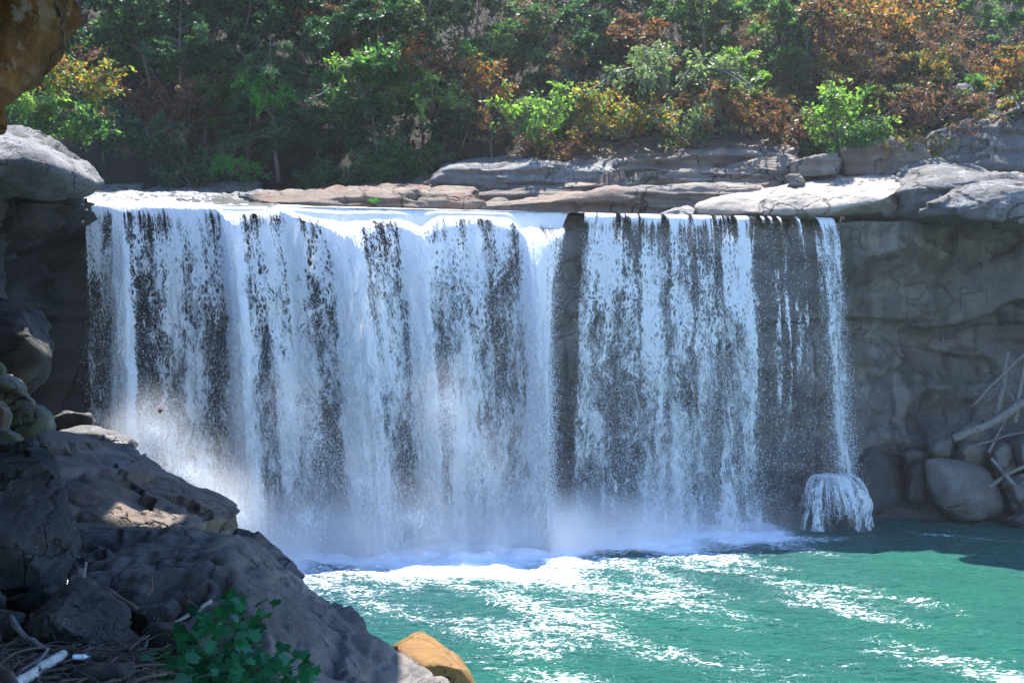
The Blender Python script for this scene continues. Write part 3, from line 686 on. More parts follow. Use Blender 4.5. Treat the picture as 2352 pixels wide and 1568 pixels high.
C = np.concatenate(Cj); C = C[C[:, 2] > .02]; V, Fc = droplets(C, 0.010 + 0.02 * rng.rand(len(C)) ** 2, 1.5)
o = obj('spray_drops', mesh_np('spray_drops', V - np.array(plume_fall.location), Fc, M['drop'], smooth=False), plume_fall); o['kind'] = 'stuff'

# drifting mist along the foot
t = NT('mist')
co = t.n('TexCoord').outputs['Object']
sp = t.n('SeparateXYZ', {0: co})
hz = t.math('SUBTRACT', 1.0, t.ss(0.0, 4.5, sp.outputs[2]))
hz = t.math('POWER', hz, 2.0)
ex = t.math('MULTIPLY', t.ss(-23, -14, sp.outputs[0]), t.math('SUBTRACT', 1.0, t.math('MULTIPLY', t.ss(-3, 20, sp.outputs[0]), 0.97)))
ey = t.math('MULTIPLY', t.ss(-5.5, -0.8, sp.outputs[1]), t.math('SUBTRACT', 1.0, t.ss(3, 6, sp.outputs[1])))
nn = t.ss(0.25, 0.75, t.noise(t.mapv(co, (1, 1, 0.55)), 0.3, 5, 0.65))
de = t.math('MULTIPLY', t.math('MULTIPLY', hz, ex), t.math('MULTIPLY', ey, 1.15))
MO = np.array([-1.5, 64.2, 0]); MA = math.atan2(8, 46)
for (u, v, d, rad, am) in BL:
    c = P(u, v, d) - MO; c = (c[0] * math.cos(MA) + c[1] * math.sin(MA), -c[0] * math.sin(MA) + c[1] * math.cos(MA), c[2])
    ds = t.n('VectorMath', operation='DISTANCE'); t.put(ds.inputs[0], co); ds.inputs[1].default_value = c
    de = t.math('ADD', de, t.ss(0.0, rad * 1.6, ds.outputs['Value'], (0.26 if u < 640 else 0.13) * am, 0.0))
de = t.math('MULTIPLY', de, nn)
pv = t.n('VolumePrincipled', {'Color': (0.985, 0.99, 1, 1), 'Density': de, 'Anisotropy': 0.0})
t.t.links.new(pv.outputs[0], t.out.inputs['Volume']); M['mist'] = t.m
bm = bmesh.new(); bmesh.ops.create_cube(bm, size=1.0)
for v in bm.verts: v.co = (v.co.x * 46, v.co.y * 13, (v.co.z + 0.5) * 12 + 0.25)
me = bpy.data.meshes.new('mist'); bm.to_mesh(me); bm.free(); me.materials.append(M['mist'])
o = obj('mist', me, loc=(-1.5, 64.2, 0)); o.rotation_euler = (0, 0, math.atan2(8, 46)); tag(o, kind='stuff')
#--ROCKS
# ------------------------------------------------------------------ rock shelf behind the crest
rock('rock_ledge', 'low reddish brown rock shelf scattered with fallen leaves behind the crest', slab([(590, 462, 74), (640, 455, 73), (800, 462, 74), (960, 470, 75), (1110, 478, 76)], [(600, 446, 90), (700, 432, 92), (900, 422, 94), (1060, 428, 94)], [26, 30, 30, 30, 28]), 'shelf_red', 'rock ledge', sub=6, disp=0.3, freq=0.5, strata=0.3, sfreq=2.2, seed=1)
rock('rock_ledge', 'blunt grey slab jutting left over the reddish shelf', slab([(985, 408, 80), (1005, 396, 80), (1130, 384, 80), (1270, 382, 81), (1420, 382, 82)], [(1010, 386, 88), (1130, 370, 90), (1270, 364, 92), (1420, 362, 92)], [14, 34, 50, 46, 40]), 'lichen', 'rock ledge', sub=6, disp=0.25, freq=0.6, strata=0.35, sfreq=2.5, seed=2)
rock('rock_ledge', 'long brown rock layer directly under the blunt grey slab', slab([(1000, 448, 79), (1110, 442, 79), (1350, 418, 80), (1600, 400, 81), (1830, 390, 82)], [(1050, 432, 88), (1350, 405, 89), (1600, 390, 90), (1830, 380, 90)], [30, 36, 44, 44, 44]), 'shelf', 'rock ledge', sub=6, disp=0.22, freq=0.5, strata=0.3, sfreq=2.2, seed=3)
rock('rock_ledge', 'lowest grey rock layer along the water right of the reddish shelf', slab([(1085, 482, 76), (1200, 470, 76.5), (1300, 455, 76.5), (1420, 450, 77), (1560, 446, 77), (1760, 425, 78)], [(1150, 462, 84), (1300, 446, 84), (1560, 432, 84), (1790, 410, 84)], [18, 28, 44, 50, 52, 60]), 'shelf', 'rock ledge', sub=6, disp=0.25, freq=0.5, strata=0.25, sfreq=2.0, seed=4)
rock('rock_ledge', 'upper brown rock layer half hidden by overhanging bushes', slab([(1290, 378, 84), (1500, 362, 84), (1640, 352, 85), (1830, 345, 85)], [(1290, 340, 94), (1500, 320, 95), (1830, 300, 96)], [36, 42, 48, 46]), 'shelf', 'rock ledge', sub=6, disp=0.25, freq=0.5, strata=0.4, sfreq=1.6, seed=5)
rock('rock_ledge', 'smooth pale sunlit slab overhanging the right end of the crest', [(1575, 478, 73), (1580, 470, 74), (1640, 460, 73.5), (1700, 447, 76), (1790, 431, 79), (1850, 412, 82), (1960, 396, 84), (2072, 394, 84), (1700, 488, 71.5), (1850, 486, 71), (1960, 474, 71), (2000, 470, 71), (2075, 440, 72), (1580, 494, 73), (1700, 502, 72.5), (1850, 504, 72), (1960, 492, 72), (2070, 494, 73), (1700, 470, 84), (2070, 470, 85)], 'pale', 'rock ledge', sub=6, p=14, disp=0.3, freq=0.4, seed=6, facet=0.07)
rock('boulder', 'small dark rounded rock at the left tip of the pale sunlit slab', [(1508, 494, 72.5), (1545, 480, 73), (1580, 470, 74), (1600, 480, 73), (1590, 498, 72.3), (1520, 499, 72.3), (1560, 500, 76)], 'boulder', sub=5, disp=0.12, freq=0.8, seed=7)
rock('rock_ledge', 'dark grey rock mass right of the pale sunlit slab', [(2060, 396, 82), (2150, 388, 83), (2280, 388, 84), (2400, 392, 84), (2062, 440, 71.5), (2120, 425, 71), (2240, 412, 72), (2400, 420, 72), (2070, 497, 72.5), (2150, 502, 72), (2280, 510, 71), (2400, 520, 71), (2070, 500, 84), (2400, 520, 84)], 'grey_cap', 'rock ledge', sub=6, disp=0.35, freq=0.4, strata=0.2, seed=8)
rock('rock_ledge', 'angular lichen spotted block jutting out at the right end of the ledges', [(2108, 494, 68.5), (2150, 462, 68), (2215, 428, 68), (2300, 424, 66), (2420, 430, 65), (2260, 470, 65.5), (2420, 520, 65), (2300, 505, 65.5), (2215, 500, 67), (2250, 420, 76), (2420, 420, 76), (2200, 500, 76)], 'grey_cap', 'rock ledge', sub=6, p=20, disp=0.25, freq=0.5, seed=9)
rock('boulder', 'squared brown block wedged in the dark gap under the round green bush', [(1812, 376, 80), (1860, 362, 80), (1925, 354, 80.5), (1932, 395, 80), (1880, 404, 80), (1815, 412, 80), (1830, 372, 84), (1930, 352, 84), (1930, 400, 84), (1820, 412, 84)], 'shelf', sub=5, p=22, disp=0.14, freq=0.7, seed=10)
rock('boulder', 'larger brown block right of the squared block, below the rusty bush', [(1925, 352, 82), (2000, 336, 82), (2090, 318, 83), (2140, 350, 82), (2140, 400, 82), (1940, 410, 82), (1930, 340, 87), (2120, 315, 88), (2140, 405, 88)], 'shelf', sub=5, p=20, disp=0.2, freq=0.6, seed=11)
rock('boulder', 'small grey rock left of the squared block, resting on the ledge', [(1800, 402, 79), (1835, 398, 79), (1850, 418, 78.5), (1812, 430, 78.5), (1850, 430, 79), (1825, 410, 82)], 'shelf', sub=4, disp=0.1, freq=0.9, seed=12)
rock('rock_ledge', 'layered grey cliff shoulder rising behind the dark rock mass', [(2120, 380, 86), (2130, 320, 87), (2220, 268, 88), (2350, 225, 87), (2480, 200, 86), (2480, 390, 84), (2300, 395, 85), (2150, 400, 85), (2200, 260, 98), (2480, 200, 98), (2140, 390, 98)], 'lichen', 'rock ledge', sub=6, disp=0.4, freq=0.4, strata=0.7, sfreq=1.1, seed=13)
rock('rock_ledge', 'rock face among shrubs high on the right slope', [(2190, 200, 92), (2250, 185, 93), (2290, 200, 92), (2280, 240, 91), (2200, 242, 91), (2240, 200, 97)], 'lichen', 'rock ledge', sub=5, disp=0.2, strata=0.3, seed=14)
rock('boulder', 'pale triangular boulder standing in the rapids above the falls', [(470, 468, 76), (505, 448, 77), (548, 441, 78), (552, 474, 76), (500, 476, 75.5), (540, 450, 81)], 'boulder', sub=5, disp=0.12, seed=15)
for i, (u0, u1, v0, v1, d, lb) in enumerate([
        (215, 330, 428, 452, 88, 'blue grey layered ledge beside the leftmost end of the rapids'),
        (250, 420, 402, 428, 93, 'upper bluish ledge under the shaded left woods'),
        (330, 520, 440, 464, 86, 'dark wet ledge along the middle of the rapids'),
        (440, 600, 424, 448, 90, 'grey ledge right of the dark wet ledge under the hemlock'),
        (540, 640, 446, 470, 80, 'dark low rock between the pale boulder and the reddish shelf')]):
    rng2 = random.Random(i)
    pts = []
    for u in np.linspace(u0, u1, 6):
        pts += [(u, v0 + rng2.uniform(-4, 4), d + 1 + rng2.uniform(-.6, .6)), (u, v1 + rng2.uniform(-3, 3), d), (u, v0 - 5, d + 6), (u, v1 + 14, d + 5)]
    rock('rock_ledge', lb, pts, 'lichen', 'rock ledge', sub=5, disp=0.3, freq=0.6, strata=0.35, sfreq=2.4, seed=20 + i)

# ------------------------------------------------------------------ right-hand foot of the cliff
rock('boulder', 'big smooth pale boulder at the pool edge under the logs', [(2115, 1050, 72.5), (2135, 1045, 73), (2200, 1052, 73), (2270, 1072, 73), (2300, 1120, 72), (2306, 1170, 72), (2280, 1192, 72), (2220, 1200, 71.5), (2160, 1170, 71.5), (2125, 1110, 72), (2140, 1060, 71.6), (2230, 1075, 70.6), (2250, 1150, 70.4), (2180, 1120, 70.6), (2200, 1060, 77), (2290, 1180, 77), (2150, 1190, 76)], 'boulder', sub=6, p=16, disp=0.1, freq=0.5, seed=30, facet=0.05)
RB = [('dark wet boulder in the mist right of the plume', [(1935, 1080), (1965, 1040), (2005, 1018), (2040, 1030), (2080, 1080), (2090, 1180), (2040, 1205), (1950, 1200)], 75, 3, 'boulder_wet'),
      ('dark pointed rock behind the wet boulder right of the plume', [(1975, 1050), (2005, 1010), (2030, 1015), (2060, 1060), (2000, 1070)], 77, 2.5, 'boulder_wet'),
      ('small flat rock between the wet boulder and the big pale boulder', [(2068, 1040), (2085, 1028), (2125, 1036), (2135, 1062), (2080, 1075)], 74.5, 2, 'boulder_wet'),
      ('low wedge of rock tucked left of the big pale boulder', [(2085, 1070), (2120, 1062), (2135, 1100), (2120, 1170), (2080, 1150)], 74, 2, 'boulder_wet'),
      ('rounded grey boulder beneath the lower end of the long pale log', [(2130, 1040), (2145, 1000), (2175, 985), (2200, 1010), (2195, 1050), (2150, 1060)], 74.5, 2.2, 'boulder'),
      ('peaked grey boulder behind the long pale log', [(2188, 1005), (2205, 975), (2235, 965), (2262, 985), (2268, 1015), (2210, 1020)], 73.5, 2, 'boulder'),
      ('squared grey boulder on top of the big pale boulder', [(2195, 1040), (2215, 1015), (2260, 1008), (2272, 1035), (2250, 1055), (2205, 1055)], 72.6, 2, 'boulder'),
      ('grey boulder with a dark hollow right of the squared boulder', [(2275, 1035), (2300, 1012), (2325, 1020), (2335, 1070), (2300, 1085), (2280, 1065)], 72, 2, 'boulder'),
      ('large grey boulder at the far right edge beside the branches', [(2325, 1020), (2345, 995), (2400, 985), (2420, 1050), (2390, 1080), (2335, 1075)], 71.5, 3, 'boulder'),
      ('rounded boulder at the far right below the crossed logs', [(2305, 1110), (2335, 1090), (2400, 1085), (2420, 1150), (2380, 1175), (2320, 1155)], 71, 2.5, 'boulder'),
      ('low dark stone at the waterline by the far right edge', [(2300, 1190), (2340, 1178), (2410, 1176), (2420, 1205), (2330, 1208)], 70, 2, 'boulder_wet'),
      ('dark boulder that the narrow plume breaks on', [(1845, 1200), (1855, 1140), (1880, 1108), (1930, 1104), (1975, 1125), (1990, 1160), (1990, 1205)], 70.3, 3, 'boulder_wet')]
rock('boulder', 'long dark bank of fallen rock under the stranded logs', [(1940, 1120, 77), (2060, 1075, 77.5), (2180, 1030, 77), (2300, 1010, 76), (2450, 1000, 75), (1940, 1215, 74.5), (2200, 1215, 74), (2450, 1215, 72.5), (1950, 1150, 81), (2450, 1030, 81), (2200, 1215, 81)], 'boulder_wet', sub=6, p=20, disp=0.5, freq=0.5, facet=.2, seed=39)
for i, (lb, poly, d, th, mt) in enumerate(RB):
    cu = sum(a for a, b in poly) / len(poly); cv = sum(b for a, b in poly) / len(poly)
    pts = [(a, b, d + th * 0.35) for a, b in poly] + [(cu + (a - cu) * .62, cv + (b - cv) * .62, d - th * .25) for a, b in poly] + [(a, b + 4, d + th) for a, b in poly] + [(cu, max(b for a, b in poly) + 45, d + th * .5)]
    rock('boulder', lb, pts, mt, sub=5, p=34, disp=0.1, freq=0.9, facet=0.2, seed=40 + i)

rock('rock_ledge', 'slanting grey slab set in the right cliff high above the log pile', [(2060, 745, 77.5), (2150, 690, 76.9), (2260, 605, 76.1), (2360, 556, 75.3), (2460, 530, 73.9), (2460, 650, 73.9), (2310, 700, 75.5), (2200, 742, 76.7), (2080, 752, 77.5), (2460, 530, 82.9), (2150, 660, 82.9), (2460, 700, 82.9), (2080, 750, 82.9)], 'cliff', 'rock ledge', sub=6, p=40, disp=0.15, freq=0.5, facet=.1, seed=55)
rock('rock_ledge', 'dark angular brow of rock in the cliff right of the plume top', [(1985, 540, 77.5), (2070, 530, 76.5), (2120, 600, 76.5), (2085, 690, 76.9), (2010, 640, 77.5), (1960, 735, 77.9), (1950, 640, 78.1), (1985, 540, 82.5), (2120, 540, 82.5), (2085, 700, 82.5), (1950, 735, 82.5)], 'cliff', 'rock ledge', sub=6, p=40, disp=0.15, freq=0.5, facet=.12, seed=57)

# ------------------------------------------------------------------ left bank
rock('rock_ledge', 'grey lichened caprock jutting in from the left over the dark alcove', [(-140, 330, 46), (-60, 300, 47), (0, 294, 48), (60, 305, 48), (120, 330, 48), (170, 362, 48.5), (205, 395, 49), (236, 418, 50), (225, 430, 49), (140, 445, 47.5), (60, 440, 46.5), (0, 440, 46), (-140, 450, 45), (60, 350, 44.5), (150, 400, 46), (-100, 380, 43.5), (-140, 330, 62), (60, 310, 62), (150, 380, 62), (210, 430, 62), (100, 462, 58), (-140, 470, 60)], 'lichen', 'rock ledge', sub=6, p=18, disp=0.3, freq=0.5, strata=0.15, seed=60)
rock('rock_ledge', 'brown streaked layer right under the grey caprock', [(-140, 462, 47), (60, 456, 48), (150, 462, 50), (190, 470, 56), (195, 500, 58), (120, 505, 50), (60, 530, 48), (-140, 560, 46), (-140, 450, 62), (150, 460, 62), (190, 520, 62), (-140, 560, 62)], 'black_rock', 'rock ledge', sub=6, disp=0.4, freq=0.4, strata=0.3, seed=61)
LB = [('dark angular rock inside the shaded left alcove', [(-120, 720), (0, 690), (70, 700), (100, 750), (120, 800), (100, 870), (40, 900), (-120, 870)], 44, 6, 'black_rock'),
      ('greenish grey boulder with a yellow lichen patch at the left edge', [(-80, 880), (0, 870), (40, 885), (70, 915), (70, 945), (40, 970), (-80, 980)], 26, 3, 'green_rock'),
      ('rounded mossy boulder beside the greenish grey boulder', [(10, 975), (60, 940), (100, 948), (124, 970), (120, 1000), (60, 1010), (10, 1000)], 25.5, 2.5, 'green_rock'),
      ('small brown stone in front of the greenish grey boulder', [(-40, 925), (0, 920), (28, 945), (10, 965), (-40, 968)], 24, 1, 'fore_brown'),
      ('pale stone at the left edge below the mossy boulder', [(-60, 990), (0, 985), (40, 1000), (50, 1015), (0, 1030), (-60, 1030)], 22.5, 2, 'green_rock'),
      ('tiny pale stone at the left edge above the greenish boulder', [(-30, 835), (0, 832), (14, 850), (0, 862), (-30, 865)], 26, 1, 'green_rock'),
      ('flat dark block behind the mossy boulder', [(120, 960), (150, 945), (210, 952), (218, 980), (130, 985)], 36, 3, 'fore_dark'),
      ('dark wet rock hump against the foot of the main waterfall', [(110, 1010), (130, 990), (210, 985), (260, 1005), (300, 1030), (340, 1090), (250, 1110), (120, 1060)], 34, 5, 'boulder_wet')]
for i, (lb, poly, d, th, mt) in enumerate(LB):
    cu = sum(a for a, b in poly) / len(poly); cv = sum(b for a, b in poly) / len(poly)
    pts = [(a, b, d + th * 0.3) for a, b in poly] + [(cu + (a - cu) * .66, cv + (b - cv) * .66, d - th * .2) for a, b in poly] + [(a, b + 6, d + th) for a, b in poly] + [(cu, cv + 130, d + th * .5)]
    rock('boulder', lb, pts, mt, sub=5, p=16, disp=0.05 * th, freq=0.9, seed=70 + i)
rock('rock_outcrop', 'rusty overhanging rock at the top left corner', [(-420, -300, 13), (120, -90, 13.5), (150, -30, 14), (164, 20, 14.5), (170, 60, 15), (150, 100, 14.6), (140, 140, 14.4), (115, 180, 14.2), (60, 200, 13.8), (0, 235, 13.2), (-80, 300, 12.6), (-420, 300, 12), (-420, -300, 20), (130, -100, 20), (150, 60, 20), (60, 180, 20), (-420, 300, 20)], 'overhang', 'rock outcrop', sub=7, p=18, disp=0.16, freq=0.9, strata=0.12, sfreq=3, seed=80, ridge=0.06, facet=0.03)
rock('boulder', 'narrow rock post under the rusty overhang at the left edge', [(-30, 235, 14), (8, 230, 14), (14, 270, 14), (8, 302, 14), (-30, 310, 14), (-30, 235, 16), (6, 235, 16), (6, 305, 16)], 'overhang', sub=4, disp=0.03, seed=81)
# cliff roof overhead: unseen slabs added to shade the foreground; wall at left carries them
def shade_roof(x0, x1, y0, y1, ya, yb, sd):
    zb = lambda y: 12.75 + 0.33 * y
    pts = []
    xm = x1 if np.ndim(x1) else (x1, x1)
    for x, x_ in ((x0, x0), xm): pts += [(x, y0, zb(y0)), (x, (y0 + y1) * .62, zb((y0 + y1) * .62)), (x_, y1, zb(y1)), (x, ya, 30), (x_, yb, 30)]
    rock('cliff', '', pts, 'overhang', kind='structure', uvd=False, sub=5, p=60, disp=0.05, freq=0.6, seed=sd, facet=0.0)  # added sun blocker, out of view, grouped with the cliff
shade_roof(-16, (-0.5, -1.5), 3, 19.75, 4, 24.6, 82)  # gap before the next slab is shaped to pass the sunlit strip
shade_roof(-16, -1.3, 20.45, 34, 25.2, 36, 84)
shade_roof(-16, -5.2, 17, 23, 20, 28, 85)  # plugs narrow that gap to the width of the strip
shade_roof(-3.7, -1.6, 17, 23, 20, 28, 86)
rock('cliff', '', [(-16, -6, 6), (-9.5, -6, 6), (-9.0, 6, 8), (-9.0, 10, 8), (-16, 24, 6), (-14, 24, 8), (-16, -6, 24), (-9, -6, 24), (-8.0, 10, 22), (-14, 24, 24), (-16, 24, 24)], 'overhang', kind='structure', uvd=False, sub=5, p=18, disp=0.25, freq=0.5, seed=83)

rock('boulder', 'large brown slab boulder with a sunlit strip, sloping towards the pool', [(80, 1010, 19.5), (170, 998, 20.5), (300, 1022, 20.5), (400, 1088, 20), (480, 1130, 19.5), (545, 1158, 19), (556, 1185, 18), (548, 1228, 17.8), (440, 1206, 15.6), (240, 1196, 15.4), (160, 1185, 15.4), (130, 1090, 16.5), (440, 1226, 15.7), (548, 1190, 17.2), (180, 1330, 15.2), (540, 1320, 17.5), (80, 1250, 20), (400, 1250, 21)], 'fore_brown', sub=7, p=40, disp=0.09, freq=0.9, seed=90, ridge=0.05, facet=0.12, strata=0.05, sfreq=4)
rock('boulder', 'huge dark boulder with a streaked right flank reaching into the pool', [(150, 1196, 12.4), (240, 1180, 12.6), (330, 1190, 12.6), (440, 1206, 12.4), (540, 1230, 12.1), (592, 1256, 11.9), (640, 1292, 11.7), (720, 1332, 11.4), (770, 1384, 11.1), (860, 1452, 10.6), (985, 1572, 10.1), (1060, 1680, 9.8), (480, 1246, 10.9), (530, 1330, 9.5), (600, 1450, 8.8), (660, 1580, 8.2), (170, 1350, 10.2), (300, 1430, 9.5), (450, 1510, 9.0), (560, 1640, 8.5), (170, 1500, 11), (800, 1700, 12), (640, 1500, 13), (240, 1300, 14)], 'fore_streak', sub=7, p=30, disp=0.10, freq=1.3, seed=91, ridge=0.07, facet=0.10, strata=0.03, sfreq=5)
rock('boulder', 'angular dark boulder standing at the left edge', [(-90, 1005, 12.6), (40, 1016, 12), (108, 1018, 11.6), (128, 1050, 11), (165, 1180, 10.4), (172, 1270, 10.2), (142, 1350, 10), (95, 1312, 9.7), (0, 1235, 9.7), (-90, 1150, 9.9), (-90, 1360, 9.7), (98, 1355, 9.7), (-90, 1360, 12.5), (140, 1360, 12), (60, 1120, 10.6)], 'fore_dark', sub=7, p=50, disp=0.05, freq=1.6, seed=92, ridge=0.02, facet=0.13)
rock('boulder', 'squat speckled boulder with a split front edge behind the driftwood', [(52, 1432, 7.9), (95, 1388, 8.3), (165, 1340, 8.7), (205, 1338, 8.8), (285, 1398, 8.5), (322, 1450, 8.1), (320, 1482, 7.8), (250, 1502, 7.5), (150, 1500, 7.4), (60, 1462, 7.6), (190, 1462, 7.35), (300, 1458, 7.7), (110, 1430, 7.5), (180, 1400, 9.2), (300, 1500, 8.6), (60, 1480, 8.4)], 'fore_dark', sub=6, p=24, disp=0.05, freq=2.2, seed=93, ridge=0.02)
SM = [('dark oblong block right of the speckled boulder', [(300, 1400), (330, 1392), (398, 1378), (408, 1395), (400, 1425), (345, 1448), (305, 1430)], 8.9, .7, 'fore_dark'),
      ('rounded rock with a wet shiny top left of the leafy plant', [(322, 1462), (345, 1435), (420, 1428), (480, 1440), (490, 1500), (400, 1520), (330, 1500)], 7.7, .8, 'fore_dark'),
      ('slanting rough rock at the bottom edge beside the white log', [(140, 1580), (180, 1545), (260, 1508), (300, 1512), (312, 1545), (290, 1600), (150, 1610)], 6.5, .6, 'fore_dark'),
      ('small upright grey stone between the two biggest dark boulders', [(160, 1345), (164, 1312), (180, 1302), (196, 1314), (198, 1350), (180, 1360)], 9.3, .3, 'fore_streak'),
      ('low dark rock behind the speckled boulder', [(15, 1385), (60, 1362), (160, 1350), (190, 1365), (120, 1395), (50, 1405)], 9.2, .7, 'fore_dark'),
      ('rounded stone at the left edge of the driftwood', [(-30, 1360), (0, 1352), (12, 1372), (8, 1400), (-30, 1405)], 8.6, .4, 'fore_dark'),
      ('flat dark stone left of the speckled boulder', [(-40, 1410), (20, 1402), (60, 1410), (50, 1450), (-40, 1460)], 8.2, .6, 'fore_dark'),
      ('small stone peeping out between leafy plant and slanting rock', [(315, 1530), (345, 1520), (365, 1545), (340, 1590), (312, 1570)], 6.9, .3, 'fore_dark'),
      ('small dark stone at the bottom left corner', [(-30, 1500), (0, 1490), (14, 1510), (10, 1535), (-30, 1540)], 6.9, .3, 'fore_dark')]
for i, (lb, poly, d, th, mt) in enumerate(SM):
    cu = sum(a for a, b in poly) / len(poly); cv = sum(b for a, b in poly) / len(poly)
    pts = [(a, b, d + th * 0.3) for a, b in poly] + [(cu + (a - cu) * .7, cv + (b - cv) * .6, d - th * .2) for a, b in poly] + [(a, b + 10, d + th) for a, b in poly] + [(cu, cv + 70, d + th * .5)]
    rock('boulder', lb, pts, mt, sub=5, p=18, disp=0.04, freq=2.5, seed=100 + i)
rock('boulder', 'orange boulder in sun at the bottom, beyond the huge streaked boulder', [(900, 1478, 15.5), (925, 1470, 15.2), (962, 1452, 15.4), (1010, 1478, 15.4), (1065, 1525, 15.2), (1085, 1550, 15), (1110, 1620, 15), (1010, 1524, 14.3), (970, 1530, 14.2), (920, 1490, 14.6), (1060, 1534, 14.5), (1000, 1660, 14.2), (900, 1650, 15), (960, 1470, 16.5), (1080, 1560, 16.5)], 'orange', sub=6, p=50, facet=0.03, disp=0.05, freq=1.5, seed=120)
#--WOOD
# ------------------------------------------------------------------ driftwood, litter, foreground plant
def wood_mat(name, a, b_):
    t = NT(name); co = t.n('TexCoord').outputs['Object']
    n1 = t.noise(co, 6, 6, 0.65); n2 = t.noise(co, 40, 6, 0.7)
    col = t.ramp(t.math('ADD', t.math('MULTIPLY', n1, .6), t.math('MULTIPLY', n2, .4)), [(0.35, a), (0.62, b_)])
    b = t.n('BsdfPrincipled', {'Base Color': col, 'Roughness': 0.8, 'Normal': t.bump(n2, 0.6, 0.02)}); t.surf(b.outputs[0]); return t.m
M['wood_grey'] = wood_mat('weathered_wood', (0.07, 0.062, 0.056), (0.23, 0.21, 0.19))
M['wood_pale'] = wood_mat('bleached_wood', (0.16, 0.14, 0.12), (0.6, 0.56, 0.5))
M['wood_brown'] = wood_mat('brown_wood', (0.03, 0.02, 0.016), (0.12, 0.085, 0.065))
M['bark'] = wood_mat('bark', (0.04, 0.034, 0.03), (0.16, 0.14, 0.125))
def log(label, pts, r0, r1, mat, branches=(), cat='log', name='driftwood_log', wob=0.0, seed=0, group=None):
    W_ = [P(*p) for p in pts]; path = curve_path(W_, 16, wob, seed)
    base = path.mean(0)
    parts = [tube(path - base, np.linspace(r0, r1, len(path)), 10, 0.35, seed)]
    o = obj(name, quads_to_mesh(name, *merge(parts), M[mat]), None, base); tag(o, label, cat, group)
    for bp, br in branches:
        bb = curve_path([P(*p) for p in bp], 10, wob * .6, seed + 3) - base
        obj('branch', quads_to_mesh('branch', *tube(bb, np.linspace(br, br * .35, len(bb)), 7, 0.3, seed), M[mat]), o)
    return o
G1 = 'driftwood logs stranded at the right foot of the cliff'
log('longest thick pale log sloping up to the right over boulders', [(2188, 1008, 71.2), (2260, 980, 71), (2352, 925, 70.5), (2440, 870, 70)], .24, .32, 'wood_grey', wob=.1, seed=1, group=G1)
log('upright grey log leaning against the cliff beside the branch tangle', [(2288, 962, 71.5), (2300, 900, 71.5), (2316, 808, 72.5)], .26, .13, 'wood_grey', wob=.12, seed=2, group=G1)
log('steep grey log right of the upright log at the frame edge', [(2330, 970, 71), (2345, 880, 71), (2362, 800, 71)], .18, .12, 'wood_grey', [([(2340, 930, 71), (2320, 910, 70.8), (2312, 895, 70.8)], .07)], wob=.1, seed=3, group=G1)
log('slim branch rising right across the upright log', [(2238, 930, 70.9), (2290, 870, 70.8), (2360, 808, 70.5)], .06, .09, 'wood_grey', [([(2262, 900, 70.9), (2235, 905, 70.8), (2225, 908, 70.8)], .03), ([(2275, 885, 70.9), (2240, 925, 70.7), (2220, 950, 70.6)], .03)], wob=.15, seed=4, group=G1)
log('short straight log pointing down right over the lowest boulders', [(2276, 1052, 70.6), (2330, 1115, 69.6)], .13, .15, 'wood_grey', [([(2312, 1090, 70), (2300, 1075, 69.8), (2295, 1062, 69.8)], .07)], seed=5, group=G1)
log('short log crossing behind the straight log at the frame edge', [(2270, 1120, 70.4), (2320, 1085, 70.2), (2400, 1050, 70)], .13, .12, 'wood_grey', seed=6, group=G1)
log('thin stick below the longest log', [(2240, 1022, 70.8), (2300, 1005, 70.6), (2380, 985, 70.4)], .06, .05, 'wood_grey', wob=.1, seed=7, group=G1)
log('leaning thin trunk below the upright log', [(2270, 1040, 71), (2290, 1000, 71), (2310, 960, 71.2)], .1, .08, 'wood_grey', wob=.1, seed=8, group=G1)
rr_ = random.Random(4); parts = []
for i in range(90):
    a = P(2235 + rr_.random() * 110, 880 + rr_.random() * 70, 71 + rr_.random() * 1.2)
    b_ = a + np.array([rr_.uniform(-1.6, 1.6), rr_.uniform(-.5, .5), rr_.uniform(-.9, .9)])
    parts.append(tube(curve_path([a, (a + b_) / 2 + np.array([rr_.uniform(-.2, .2), 0, rr_.uniform(-.2, .2)]), b_], 6), np.linspace(.022, .01, 6), 5))
V, Fc = merge(parts); base = V.mean(0)
tag(obj('twig_debris', quads_to_mesh('twig_debris', V - base, Fc, M['wood_grey']), None, base), kind='stuff')

G2 = 'driftwood sticks among the dark boulders'
def at_ground(u, v, d): return (u, v, d)
log('thick bleached white log end at the bottom left', [(10, 1590, 6.0), (60, 1556, 6.3), (105, 1528, 6.6), (146, 1500, 6.9)], .036, .03, 'wood_pale', wob=.015, seed=11, group=G2)
log('brown stick leaning behind the speckled boulder', [(205, 1338, 8.9), (250, 1358, 8.8), (315, 1398, 8.7)], .026, .018, 'wood_brown', wob=.02, seed=12, group=G2)
log('grey stick lying flat behind the white log', [(70, 1520, 7.0), (140, 1508, 7.05), (205, 1504, 7.1)], .022, .02, 'wood_grey', wob=.01, seed=13, group=G2)
log('slanting pale stick rising behind the leafy plant', [(398, 1430, 8.0), (440, 1408, 8.1), (485, 1380, 8.3)], .012, .016, 'wood_grey', wob=.015, seed=14, group=G2)
log('bent dark stick on the left of the speckled boulder', [(25, 1418, 7.8), (50, 1455, 7.5), (90, 1480, 7.3), (140, 1508, 7.2)], .022, .012, 'wood_grey', wob=.03, seed=15, group=G2)
log('curved brown stick running to the bottom left corner', [(-10, 1530, 6.4), (20, 1552, 6.2), (35, 1580, 6.0)], .03, .03, 'wood_brown', wob=.02, seed=16, group=G2)
log('arched grey twig left of the white log', [(35, 1568, 6.4), (45, 1535, 6.6), (90, 1520, 6.7), (110, 1490, 6.9)], .014, .01, 'wood_grey', wob=.02, seed=17, group=G2)
